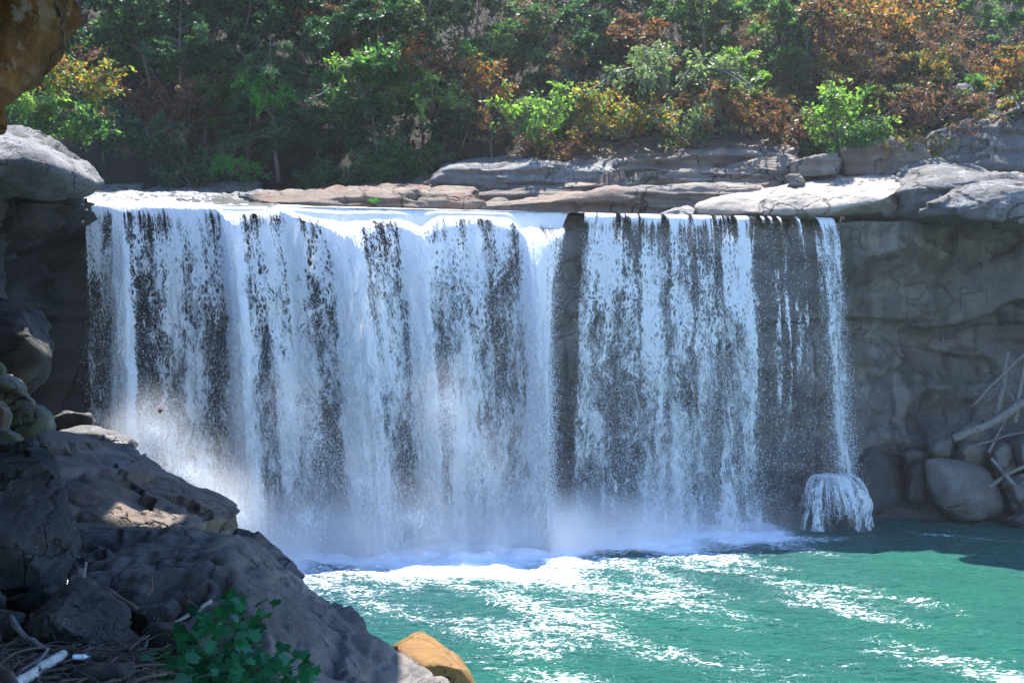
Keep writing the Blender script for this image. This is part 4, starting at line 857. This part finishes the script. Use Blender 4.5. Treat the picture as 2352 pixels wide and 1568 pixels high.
log('long straight brown stick right of the plastic bottle', [(200, 1512, 7.1), (270, 1510, 7.2), (330, 1495, 7.3)], .022, .016, 'wood_brown', seed=18, group=G2)
log('forked pale twig beside the small upright stone', [(180, 1336, 9.1), (188, 1325, 9), (197, 1303, 9), (196, 1290, 9)], .018, .012, 'wood_grey', wob=.02, seed=19, group=G2)
log('short broken stub behind the speckled boulder', [(335, 1368, 8.8), (345, 1355, 8.8), (350, 1325, 8.9)], .02, .008, 'wood_brown', wob=.02, seed=20, group=G2)
log('dark brown stick right of the oblong block', [(430, 1385, 8.9), (450, 1400, 8.8), (470, 1420, 8.7)], .03, .025, 'wood_brown', seed=21, group=G2)
parts = []
for i in range(330):
    u = rr_.uniform(-20, 330); v = rr_.uniform(1470, 1590)
    d = 7.6 - (v - 1470) / 120 * 1.5 + rr_.uniform(-.1, .15)
    a = P(u, v, d); ang = rr_.gauss(0.3, 1.1); L_ = rr_.uniform(.06, .38)
    b_ = a + np.array([math.cos(ang) * L_, math.sin(ang) * L_ * .8, rr_.uniform(-.05, .07)])
    m_ = (a + b_) / 2 + np.array([rr_.gauss(0, .02), rr_.gauss(0, .02), rr_.uniform(0, .03)])
    r_ = rr_.choice([.004, .006, .008, .012])
    parts.append(tube(curve_path([a, m_, b_], 6), np.linspace(r_, r_ * .6, 6), 5))
V, Fc = merge(parts); base = np.array([V[:, 0].mean(), V[:, 1].mean(), V[:, 2].min()])
tag(obj('twig_litter', quads_to_mesh('twig_litter', V - base, Fc, M['wood_brown']), None, base), kind='stuff')

def leaf_mat(name, cols, trans=0.45, scale=0.5, rough=0.5, per=0.5, spec=0.12):
    """leaf colours: big patches pick between cols, each leaf jitters"""
    t = NT(name); co = t.n('TexCoord').outputs['Object']
    rnd = t.n('NewGeometry').outputs['Random Per Island']
    n1 = t.noise(co, scale, 3, 0.6)
    f = t.math('ADD', t.math('MULTIPLY', n1, 1 - per), t.math('MULTIPLY', rnd, per))
    k = len(cols); lo, hi = 0.5 - .42 * max(per, .55), 0.5 + .42 * max(per, .55)
    col = t.ramp(f, [(lo + (hi - lo) * i / max(k - 1, 1), c) for i, c in enumerate(cols)])
    rn2 = t.math('FRACT', t.math('MULTIPLY', rnd, 37.7))
    hs = t.n('HueSaturation', {'Saturation': 1.0}); t.put(hs.inputs['Color'], col)
    t.put(hs.inputs['Value'], t.math('MULTIPLY_ADD', rn2, 0.8, 0.6))
    c = hs.outputs[0]
    pb = t.n('BsdfPrincipled', {'Base Color': c, 'Roughness': rough, 'Specular IOR Level': spec})
    tc = t.mix(1.0, c, (2.1, 2.3, 0.9), 'MULTIPLY')
    tr = t.n('BsdfTranslucent', {'Color': tc})
    mx = t.n('MixShader', {0: trans}); t.put(mx.inputs[1], pb.outputs[0]); t.put(mx.inputs[2], tr.outputs[0]); t.surf(mx.outputs[0])
    return t.m
# leafy sapling with lobed leaves
M['sapling'] = leaf_mat('sapling_leaf', [(0.009, 0.05, 0.022), (0.014, 0.1, 0.035), (0.034, 0.13, 0.08)], 0.35, 2.0, 0.4, 0.6)
lobes = [(0, 0), (.22, -.06), (.5, .05), (.42, .22), (.62, .42), (.4, .48), (.3, .6), (.16, .62), (0, 1.0)]
ol = np.array(lobes + [(-x, y) for x, y in lobes[-2:0:-1]])
plant = empty('sapling', P(520, 1600, 7.2)); tag(plant, 'leafy green sapling with lobed leaves at the bottom in front of the streaked boulder', 'plant')
rl = np.random.RandomState(12)
poly = [(310, 1568), (320, 1500), (400, 1490), (430, 1420), (470, 1390), (500, 1400), (520, 1350), (560, 1370), (600, 1360), (615, 1400), (600, 1470), (640, 1500), (660, 1450), (690, 1490), (722, 1515), (715, 1600), (310, 1600)]
def inside(x, y, pg):
    c = False; j = len(pg) - 1
    for i in range(len(pg)):
        if (pg[i][1] > y) != (pg[j][1] > y) and x < (pg[j][0] - pg[i][0]) * (y - pg[i][1]) / (pg[j][1] - pg[i][1]) + pg[i][0]: c = not c
        j = i
    return c
LV, LF, stems = [], [], []
kcount = 0
def add_leaf(c, sz, nrm, roll):
    global kcount
    nrm = nrm / np.linalg.norm(nrm); a = np.cross(nrm, (0.1, 0.2, 1)); a /= np.linalg.norm(a); b_ = np.cross(nrm, a)
    ex = math.cos(roll) * a + math.sin(roll) * b_; ey = -math.sin(roll) * a + math.cos(roll) * b_
    cen = np.array([0, .42])
    pts = np.concatenate([[cen], ol])
    bend = -0.28 * pts[:, 0] ** 2 - .22 * (pts[:, 1] - .4) ** 2 + rl.normal(size=len(pts)) * .025
    LV.append(c + sz * (pts[:, :1] * ex + (pts[:, 1:] - .2) * ey + bend[:, None] * nrm))
    n = len(ol); f = np.array([(0, 1 + i, 1 + (i + 1) % n) for i in range(n)]) + kcount
    LF.append(f); kcount += n + 1
root = np.array(P(520, 1640, 7.3))
tips = [(540, 1365, 7.6), (600, 1385, 7.6), (450, 1430, 7.5), (410, 1500, 7.1), (345, 1530, 6.9), (480, 1480, 7.2), (560, 1450, 7.3), (655, 1490, 7.4), (700, 1530, 7.2), (620, 1530, 7.0), (520, 1530, 6.8), (430, 1560, 6.7), (660, 1570, 6.9), (570, 1580, 6.7), (340, 1575, 6.7)]
for tp in tips:
    a = root + rl.normal(size=3) * .05; b_ = P(*tp); m_ = (a + b_) / 2 + np.array([0, .05, .08])
    pth = curve_path([a, m_, b_], 10); stems.append(tube(pth, np.linspace(.008, .003, 10), 6))
    for s_ in np.linspace(.45, 1, 9):
        c = a + (b_ - a) * s_ + rl.normal(size=3) * .06 * (1.1 - .3 * s_)
        add_leaf(c, .05 + .055 * rl.rand(), np.array([rl.normal() * .5, -.55 + rl.normal() * .35, .75]), rl.rand() * 6.28)
n_ = 0
while n_ < 230:
    u, v = rl.uniform(300, 725), rl.uniform(1350, 1600)
    if not inside(u, v, poly): continue
    add_leaf(P(u, v, 6.75 + rl.rand() * .7 + (1500 - v) * .002), .05 + .055 * rl.rand(), np.array([rl.normal() * .5, -.55 + rl.normal() * .35, .75]), rl.rand() * 6.28); n_ += 1
V = np.concatenate(LV) - np.array(plant.location); obj('leaves', mesh_np('leaves', V, np.concatenate(LF), M['sapling']), plant)
V, Fc = merge(stems); obj('stem', quads_to_mesh('stem', V - np.array(plant.location), Fc, M['wood_brown']), plant)

# litter: plastic bottle, turquoise scrap
def plastic(name, col, rough=0.3, trans=0.0):
    t = NT(name); co = t.n('TexCoord').outputs['Object']
    n = t.noise(co, 25, 4); c = t.mix(t.math('MULTIPLY', n, .35), (*col,), (0.3, 0.28, 0.25))
    b = t.n('BsdfPrincipled', {'Base Color': c, 'Roughness': rough, 'Transmission Weight': trans}); t.surf(b.outputs[0]); return t.m
def lathe(prof, seg=20):
    prof = np.array(prof); th = np.linspace(0, 2 * np.pi, seg, endpoint=False)
    V = np.stack([np.repeat(prof[:, 0], seg), (prof[:, 1][:, None] * np.cos(th)).ravel(), (prof[:, 1][:, None] * np.sin(th)).ravel()], 1)
    i = np.arange(len(prof) * seg).reshape(-1, seg); j = np.roll(i, -1, 1)
    return V, np.stack([i[:-1], j[:-1], j[1:], i[1:]], -1).reshape(-1, 4)
bt = empty('plastic_bottle', P(186, 1508, 6.85)); bt.rotation_euler = (0, 0.04, 0.25)
tag(bt, 'crumpled white plastic bottle with a lime band lying on the driftwood', 'bottle')
V, Fc = lathe([(-.05, 0), (-.05, .012), (-.046, .016), (-.03, .017), (-.02, .0155), (.0, .017), (.02, .0165), (.03, .012), (.036, .007), (.044, .007), (.044, 0)])
V[:, 1:] *= (1 + .12 * noise3(V * 60))[:, None]
obj('body', mesh_np('body', V, Fc, plastic('white_plastic', (0.75, 0.75, 0.85))), bt)
V, Fc = lathe([(.008, .0172), (.009, .0182), (.016, .0182), (.017, .0172)]); obj('label_band', mesh_np('label_band', V, Fc, plastic('lime_label', (0.45, 0.65, 0.1))), bt)
V, Fc = lathe([(.044, 0), (.044, .0085), (.054, .0085), (.055, 0)]); obj('cap', mesh_np('cap', V, Fc, plastic('blue_cap', (0.15, 0.22, 0.5))), bt)
V, Fc = lathe([(-.015, 0), (-.014, .009), (0, .012), (.012, .008), (.018, 0)], 8); V = V * (1 + .3 * noise3(V * 90))[:, None]
tag(obj('plastic_scrap', mesh_np('plastic_scrap', V, Fc, plastic('turquoise_plastic', (0.05, 0.7, 0.6))), None, P(284, 1437, 8.8)), 'tiny turquoise scrap of plastic behind the speckled boulder', 'litter')
t = NT('red_leaf'); t.surf(t.n('BsdfPrincipled', {'Base Color': (0.25, 0.04, 0.015, 1), 'Roughness': 0.6}).outputs[0])
V = np.array([(0, 0, -.14), (.1, .02, 0), (.16, .05, .1), (.02, 0, .08), (-.03, .03, .18), (-.06, .02, .05), (-.15, .04, .04)]); 
tag(obj('falling_leaf', mesh_np('falling_leaf', np.r_[V, [[0, .03, .02]]], np.array([(7, i, (i + 1) % 7) for i in range(7)]), t.m), None, P(391 * .94, 944, 55)), 'single red brown leaf falling in front of the main waterfall', 'leaf')
#--TREES
# ------------------------------------------------------------------ trees and bushes
def leaf_quads(C, D, size, rs, aspect=0.5, flat=0.5):
    """rhombic leaves at C pointing along D (with scatter)"""
    n = len(C)
    d = D + rs.normal(size=(n, 3)) * 0.6; d /= np.linalg.norm(d, axis=1)[:, None]
    up = rs.normal(size=(n, 3)) + np.array([0, 0, flat * 2]); s = np.cross(d, up); s /= np.linalg.norm(s, axis=1)[:, None] + 1e-9
    L_ = (size * (0.6 + 0.8 * rs.rand(n)))[:, None]
    V = np.stack([C, C + d * L_ * .5 + s * L_ * aspect * .5, C + d * L_, C + d * L_ * .5 - s * L_ * aspect * .5], 1)
    return V.reshape(-1, 3), np.arange(n * 4).reshape(n, 4)
def make_tree(kind, seed):
    rs = np.random.RandomState(seed); rd = random.Random(seed)
    H = {'broad': 8.0, 'tall': 11.0, 'bush': 3.4, 'droop': 9.0, 'hang': 4.2, 'bare': 6.0}[kind]
    parts = []; C = []; D = []
    def twig(a, b_, r, n): parts.append(tube(curve_path([a, (a + b_) / 2 + rs.normal(size=3) * .08 * np.linalg.norm(b_ - a), b_], n), np.linspace(r, r * .4, n), 5))
    lean = np.array([rs.normal() * .1, -0.18 + rs.normal() * .08, 1.0])
    r0 = {'broad': .14, 'tall': .17, 'bush': .05, 'droop': .15, 'hang': .07, 'bare': .09}[kind]
    if kind in ('bush', 'hang'):
        for k in range(10 if kind == 'bush' else 9):
            az = k * 2.4 + rs.rand(); el = rs.uniform(.25, 1.25) if kind == 'bush' else rs.uniform(-.1, .9)
            L_ = H * rs.uniform(.55, .95)
            tip = np.array([math.cos(az) * math.cos(el), math.sin(az) * math.cos(el) - .25, math.sin(el)]) * L_
            if kind == 'hang': tip = tip * (1.1, .9, .8) + np.array([0, -.9, -.5])
            pth = curve_path([np.zeros(3), tip * .5 + np.array([0, 0, .25 * H * (kind == 'hang') + .08 * H]), tip], 9)
            parts.append(tube(pth, np.linspace(r0, r0 * .25, 9), 5))
            for j in range(13):
                s_ = rs.uniform(.3, 1.0); p0 = pth[min(8, int(s_ * 8))]
                dd = rs.normal(size=3) * (1, 1, .7); dd /= np.linalg.norm(dd)
                p1 = p0 + dd * rs.uniform(.3, .8) * (H / 3.4)
                if j % 3 == 0: twig(p0, p1, r0 * .22, 4)
                m = 17
                C.append(p0 + (p1 - p0) * (rs.rand(m, 1) * 1.15) + rs.normal(size=(m, 3)) * .09); D.append(np.tile((p1 - p0) / np.linalg.norm(p1 - p0) + (0, 0, -.3), (m, 1)))
    else:
        top = lean * H; pth = curve_path([np.zeros(3), lean * H * .5 + rs.normal(size=3) * .25, top], 12, .2, seed)
        parts.append(tube(pth, np.linspace(r0, r0 * .15, 12), 8, .2, seed))
        nl = {'broad': 16, 'tall': 20, 'droop': 26, 'bare': 15}[kind]
        for k in range(nl):
            s_ = rs.uniform(.22, .98) if kind != 'tall' else rs.uniform(.35, .98)
            p0 = np.array([np.interp(s_ * 11, range(12), pth[:, i]) for i in range(3)])
            az = k * 2.4 + rs.normal() * .4
            if kind == 'droop': L_ = H * .42 * (1.08 - s_) + .6; rise = -.12
            elif kind == 'tall': L_ = H * .24 * (1.25 - .8 * abs(s_ - .6)); rise = .5
            else: L_ = H * .40 * (1.2 - .75 * abs(s_ - .55)); rise = .42
            dr = np.array([math.cos(az), math.sin(az), rise + rs.normal() * .2]); dr /= np.linalg.norm(dr); L_ *= rs.uniform(.65, 1.15)
            tip = p0 + dr * L_; mid = p0 + dr * L_ * .55 + np.array([0, 0, L_ * (.1 if kind != 'droop' else .14)])
            lp = curve_path([p0, mid, tip], 8); parts.append(tube(lp, np.linspace(r0 * .42 * (1.1 - s_ * .6), r0 * .08, 8), 5))
            for j in range({'broad': 12, 'tall': 10, 'droop': 13, 'bare': 13}[kind]):
                t_ = rs.uniform(.25, 1.0); b0 = np.array([np.interp(t_ * 7, range(8), lp[:, i]) for i in range(3)])
                dd = dr + rs.normal(size=3) * (.85, .85, .55); 
                if kind == 'droop': dd = dr * (1, 1, 0) + rs.normal(size=3) * (.7, .7, .15) + np.array([0, 0, -.35])
                dd /= np.linalg.norm(dd); b1 = b0 + dd * rs.uniform(.45, 1.15)
                if j % 2 == 0 or kind == 'bare': twig(b0, b1, r0 * .1, 4)
                m = {'broad': 34, 'tall': 34, 'droop': 38, 'bare': 5}[kind]
                C.append(b0 + (b1 - b0) * (rs.rand(m, 1) * 1.1) + rs.normal(size=(m, 3)) * ((.14, .14, .09) if kind != 'droop' else (.13, .13, .05))); D.append(np.tile(dd + (0, 0, -.35), (m, 1)))
    V, Fc = merge(parts)
    tm = quads_to_mesh('trunk', V, Fc, M['bark'])
    C, D = np.concatenate(C), np.concatenate(D)
    sz = {'broad': .34, 'tall': .3, 'bush': .2, 'droop': .24, 'hang': .22, 'bare': .22}[kind]
    LVv, LFf = leaf_quads(C, D, sz, rs, {'droop': .3}.get(kind, .55))
    return tm, mesh_np('crown', LVv, LFf, M['sapling'], smooth=False)
TREES = {}
for kd, n in (('broad', 4), ('tall', 3), ('bush', 3), ('droop', 2), ('hang', 3), ('bare', 2)):
    TREES[kd] = [make_tree(kd, 100 + 17 * i + len(kd)) for i in range(n)]
PAL = {
 'dark': leaf_mat('dark_green_leaf', [(0.01, 0.032, 0.022), (0.022, 0.065, 0.036), (0.05, 0.11, 0.055)], .3, .4),
 'mid': leaf_mat('mid_green_leaf', [(0.022, 0.065, 0.028), (0.045, 0.115, 0.045), (0.085, 0.15, 0.06)], .42, .4),
 'grey': leaf_mat('dull_green_leaf', [(0.045, 0.075, 0.048), (0.08, 0.12, 0.075), (0.12, 0.15, 0.09)], .38, .4),
 'lime': leaf_mat('light_green_leaf', [(0.05, 0.12, 0.03), (0.09, 0.18, 0.05), (0.16, 0.2, 0.06)], .45, .6),
 'yelor': leaf_mat('green_and_orange_leaf', [(0.04, 0.085, 0.025), (0.075, 0.125, 0.035), (0.16, 0.12, 0.035), (0.2, 0.075, 0.025)], .45, .5),
 'orange': leaf_mat('orange_leaf', [(0.07, 0.08, 0.03), (0.13, 0.08, 0.03), (0.19, 0.07, 0.03), (0.13, 0.04, 0.028)], .42, .6),
 'rust': leaf_mat('rust_brown_leaf', [(0.05, 0.024, 0.022), (0.095, 0.04, 0.034), (0.125, 0.05, 0.042), (0.055, 0.06, 0.032)], .4, .6),
 'bright': leaf_mat('bright_green_leaf', [(0.03, 0.14, 0.03), (0.05, 0.22, 0.04)], .5, .6)}
RT_ = random.Random(11)
ORIG = {}
def plant_tree(kind, idx, loc, scale, rot, pal, label, cat, group=None, name=None, tilt=(0, 0)):
    tm, cm = TREES[kind][idx % len(TREES[kind])]
    nm = name or {'broad': 'tree', 'tall': 'tree', 'bush': 'bush', 'droop': 'hemlock_tree', 'hang': 'bush', 'bare': 'bare_tree'}[kind]
    key = (kind, idx % len(TREES[kind]))
    r = empty(nm, loc); r.rotation_euler = (tilt[0], tilt[1], rot); r.scale = scale if hasattr(scale, '__len__') else (scale,) * 3
    tag(r, label, cat, group)
    if key not in ORIG:
        a = obj('trunk', tm, r); b = obj('crown', cm, r); ORIG[key] = (a, b)
    else:
        a, b = (q_.copy() for q_ in ORIG[key])
        for q_ in (a, b): COL.objects.link(q_); q_.parent = r
    b.material_slots[0].link = 'OBJECT'; b.material_slots[0].material = PAL[pal]
    return r
def on_hill(u, d):
    x = (u - 1176) / F * d; return (x, d, hill_z(x, d) - .15)
def spot(u, v, d): return tuple(P(u, v, d))
# background forest, row by row up the slope
KIND_LB = {
 ('left', 'dark'): ('dark green tree massed in the shaded woods left of the clearing gap', 'dark green trees in the shaded left woods'),
 ('left', 'mid'): ('mid green tree mixed into the shaded left woods', 'mid green trees in the left woods'),
 ('left', 'rust'): ('brownish tree half hidden in the shaded left woods', 'brownish trees in the left woods'),
 ('mid', 'dark'): ('dark green tree on the slope above the blunt grey slab', 'dark green trees on the middle slope'),
 ('mid', 'mid'): ('mid green tree on the slope above the blunt grey slab', 'mid green trees on the middle slope'),
 ('mid', 'grey'): ('dull green hazy tree on the slope above the blunt grey slab', 'dull green trees on the middle slope'),
 ('mid', 'rust'): ('rusty brown tree on the slope above the blunt grey slab', 'rusty trees on the middle slope'),
 ('right', 'rust'): ('rusty brown tree on the autumn slope above the pale slab', 'rusty trees on the right slope'),
 ('right', 'grey'): ('dull green hazy tree on the autumn slope above the pale slab', 'dull green trees on the right slope'),
 ('right', 'mid'): ('mid green tree on the autumn slope above the pale slab', 'mid green trees on the right slope'),
 ('right', 'yelor'): ('green tree turning orange on the autumn slope above the pale slab', 'turning trees on the right slope')}
rows = [(95.5, 3.8), (98.5, 3.7), (102, 3.7), (106, 3.8), (110.5, 4.0), (116, 4.4)]
for ri, (yy, sp_) in enumerate(rows):
    x = -58 + ri * 1.3
    while x < 58:
        y = yy + RT_.uniform(-1.6, 1.6); xx = x + RT_.uniform(-1.4, 1.4); x += sp_
        if xx > 14: y -= 2.5
        if abs(xx) / y > .55: continue
        zone = 'left' if xx < -14 else ('mid' if xx < 16 else 'right')
        pal = RT_.choices(*{'left': (['dark', 'mid', 'rust'], [.66, .26, .08]), 'mid': (['dark', 'mid', 'grey', 'rust'], [.36, .34, .2, .1]), 'right': (['rust', 'grey', 'mid', 'yelor'], [.2, .28, .32, .2])}[zone])[0]
        kd = RT_.choices(['broad', 'tall', 'bush'], [.55, .25, .2] if zone != 'right' else [.45, .1, .45])[0]
        sc_ = RT_.uniform(.75, 1.15) * (1.5 if kd == 'bush' else 1.0) * (.85 if zone == 'right' else 1)
        lb, gp = KIND_LB[(zone, pal)]
        plant_tree(kd, RT_.randrange(9), (xx, y, hill_z(xx, y) - .2), (sc_ * RT_.uniform(.95, 1.25), sc_, sc_), RT_.uniform(-.9, .9), pal, lb, 'tree', gp, name='tree' if kd != 'bush' else 'small_tree', tilt=(RT_.uniform(.0, .2), RT_.uniform(-.12, .12)))
# trees and bushes one can single out (pixel of the base, distance)
FE = [
 ('droop', 0, (640, 420, 93), 1.05, 'dark', 'tall dark hemlock with drooping boughs above the rapids'),
 ('droop', 1, (560, 430, 95), .9, 'dark', 'smaller dark hemlock left of the tall drooping hemlock'),
 ('droop', 0, (740, 415, 96), 1.0, 'dark', 'shadowy hemlock right of the tall drooping hemlock'),
 ('bush', 0, (620, 235, 91), .9, 'bright', 'bright lime spray of leaves lit on the tall hemlock'),
 ('hang', 1, (530, 405, 90), .55, 'bright', 'small bright green sprig low beside the hemlock foot'),
 ('broad', 1, (880, 415, 93), 1.05, 'mid', 'rounded green tree with pale lit leaf tips left of the blunt slab'),
 ('bush', 1, (940, 165, 93), 1.1, 'orange', 'orange red crown showing against the dark middle woods'),
 ('bush', 2, (850, 190, 92), 1.0, 'lime', 'yellow green crown left of the orange red crown'),
 ('broad', 2, (1010, 400, 95), .9, 'dark', 'dark green tree right behind the rounded green tree'),
 ('hang', 0, (1000, 270, 92), .9, 'lime', 'pale green leafy bough just above the blunt slab woods'),
 ('bush', 0, (1110, 215, 91), 1.0, 'orange', 'orange bush left of the feathery green bush'),
 ('bush', 1, (1225, 300, 88), 1.35, 'lime', 'feathery light green bush leaning over the blunt slab'),
 ('bare', 0, (1130, 365, 88), .5, 'orange', 'leaning nearly bare shrub with grey twigs on the blunt slab'),
 ('bush', 2, (1300, 370, 87), 1.0, 'rust', 'reddish brown bush hanging over the ledge centre'),
 ('bush', 0, (1360, 280, 88), 1.0, 'yelor', 'green and yellow bush above the reddish hanging bush'),
 ('hang', 2, (1430, 325, 87), .95, 'yelor', 'trailing yellow green bush right of the reddish hanging bush'),
 ('hang', 1, (1540, 225, 89), 1.25, 'grey', 'large dull green bush cascading down the rock face'),
 ('bush', 2, (1590, 310, 87), 1.0, 'grey', 'small dull green bush under the cascading bush'),
 ('broad', 0, (1710, 310, 90), .62, 'lime', 'small light green tree with large lit leaves above the pale slab'),
 ('hang', 0, (1660, 285, 87.5), .8, 'orange', 'orange bush trailing from the foot of the light green tree'),
 ('bush', 1, (1790, 300, 88), 1.0, 'rust', 'dark red bush between the light green tree and the round bush'),
 ('bush', 0, (1920, 300, 84), 1.15, 'lime', 'round grey green bush with upright shoots on the brown block'),
 ('bush', 2, (1960, 330, 83), .75, 'mid', 'lower part bush spilling right of the round grey green bush'),
 ('hang', 1, (2140, 290, 85), .95, 'rust', 'rusty bush hanging over the larger brown block'),
 ('bush', 1, (2090, 350, 84), .8, 'yelor', 'small mixed bush under the rusty hanging bush'),
 ('bush', 0, (1930, 100, 92), 1.3, 'rust', 'dark red rounded crown high on the right slope'),
 ('bush', 2, (2030, 90, 91), 1.4, 'orange', 'orange crown right of the dark red crown'),
 ('bare', 1, (2180, 250, 90), .9, 'rust', 'bare twiggy tree with few rusty leaves above the rusty bush'),
 ('broad', 3, (2310, 200, 90), .7, 'mid', 'bright green tree at the top right corner'),
 ('bush', 1, (2340, 180, 87), 1.0, 'orange', 'orange bush at the right edge under the green tree'),
 ('hang', 2, (2340, 285, 86), .5, 'dark', 'dark green sprig at the right edge against grey rock'),
 ('bush', 1, (180, 200, 80), 1.0, 'yelor', 'green bush with orange tips next to the rusty overhang'),
 ('bush', 0, (70, 250, 78), 1.0, 'lime', 'yellow green bush at the left edge above the caprock'),
 ('bush', 2, (160, 310, 80), 1.0, 'mid', 'dense green bush behind the caprock'),
 ('bare', 0, (195, 330, 82), .8, 'rust', 'twisted small tree with a pale trunk behind the caprock'),
 ('bush', 1, (300, 330, 90), 1.2, 'dark', 'dark bush at the foot of the left woods'),
 ('bush', 2, (420, 270, 93), 1.2, 'rust', 'dull red bush in the middle of the left woods'),
 ('broad', 2, (470, 330, 96), .9, 'mid', 'pale lit green tree in the left woods'),
 ('bush', 0, (450, 410, 91), 1.1, 'dark', 'dark low bush over the rapids'),
 ('bush', 1, (760, 420, 91), .9, 'dark', 'shaded bush at the back edge of the reddish shelf'),
 ('bush', 2, (900, 418, 92), .9, 'mid', 'green bush at the back edge of the reddish shelf'),
 ('bush', 0, (860, 370, 94), 1.25, 'dark', 'dark thicket filling the bare patch beside the rounded green tree trunk'),
 ('bush', 1, (925, 385, 93.5), 1.1, 'mid', 'green thicket right of the rounded green tree trunk'),
 ('hang', 2, (820, 300, 95), 1.1, 'dark', 'dark overhanging bush above the dark thicket'),
 ('broad', 3, (1090, 130, 101), .8, 'mid', 'green tree above the orange bush in the middle woods'),
 ('broad', 1, (1620, 150, 99), .85, 'grey', 'dull green tree behind the cascading bush'),
 ('broad', 2, (1850, 150, 98), .8, 'mid', 'green tree left of the dark red rounded crown'),
 ('tall', 0, (780, 300, 108), 1.1, 'dark', 'tall dark tree with bare trunk in the deep shadow gap'),
]
for i, (kd, ix, (u, v, d), sc_, pal, lb) in enumerate(FE):
    plant_tree(kd, ix, spot(u, v + 30 * (kd == 'bush'), d), sc_ * (1.5 if kd in ('bush', 'hang') else 1.2), RT_.uniform(-.7, .7), pal, lb, 'tree' if kd in ('broad', 'tall', 'droop', 'bare') else 'bush')
for u, v, d, sc_ in ((1330, 190, 90, .8), (1250, 120, 96, .9), (1490, 180, 91, .7), (1980, 190, 88, .8), (2110, 150, 92, .9), (2230, 130, 90, .8), (1760, 150, 94, .8), (1060, 300, 92, .7)):
    plant_tree('bare', RT_.randrange(2), spot(u, v + 40, d), sc_, RT_.uniform(-2, 2), 'rust', 'thin bare tree with pale grey twigs showing between the autumn crowns', 'tree', 'bare twiggy trees between the crowns', tilt=(RT_.uniform(.1, .5), RT_.uniform(-.6, .6)))
plant_tree('bush', 2, tuple(P(860, 468, 74.3)), .16, 0, 'bright', 'little bright green plant alone on the reddish shelf', 'plant', name='small_plant')
# low undergrowth and fallen leaves over the whole slope
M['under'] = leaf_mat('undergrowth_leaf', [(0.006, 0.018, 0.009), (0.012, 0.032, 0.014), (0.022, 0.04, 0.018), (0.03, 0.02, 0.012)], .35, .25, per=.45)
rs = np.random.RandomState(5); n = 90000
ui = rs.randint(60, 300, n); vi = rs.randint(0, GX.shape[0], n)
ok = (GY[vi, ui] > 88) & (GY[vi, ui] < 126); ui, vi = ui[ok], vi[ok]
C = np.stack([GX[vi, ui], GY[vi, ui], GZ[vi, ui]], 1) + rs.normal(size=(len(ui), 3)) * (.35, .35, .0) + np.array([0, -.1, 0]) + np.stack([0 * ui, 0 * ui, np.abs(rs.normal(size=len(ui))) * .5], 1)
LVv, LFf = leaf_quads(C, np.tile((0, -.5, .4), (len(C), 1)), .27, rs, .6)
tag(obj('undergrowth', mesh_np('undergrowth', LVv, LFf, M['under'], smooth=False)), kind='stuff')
# ------------------------------------------------------------------ haze
t = NT('haze')
pv = t.n('VolumePrincipled', {'Color': (0.9, 0.94, 1, 1), 'Density': 0.00016, 'Anisotropy': 0.35})
t.t.links.new(pv.outputs[0], t.out.inputs['Volume'])
bm = bmesh.new(); bmesh.ops.create_cube(bm, size=1.0)
for v in bm.verts: v.co = (v.co.x * 190, v.co.y * 180 + 66, (v.co.z + 0.5) * 95 - 4)
me = bpy.data.meshes.new('haze'); bm.to_mesh(me); bm.free(); me.materials.append(t.m)
tag(obj('haze', me), kind='stuff')
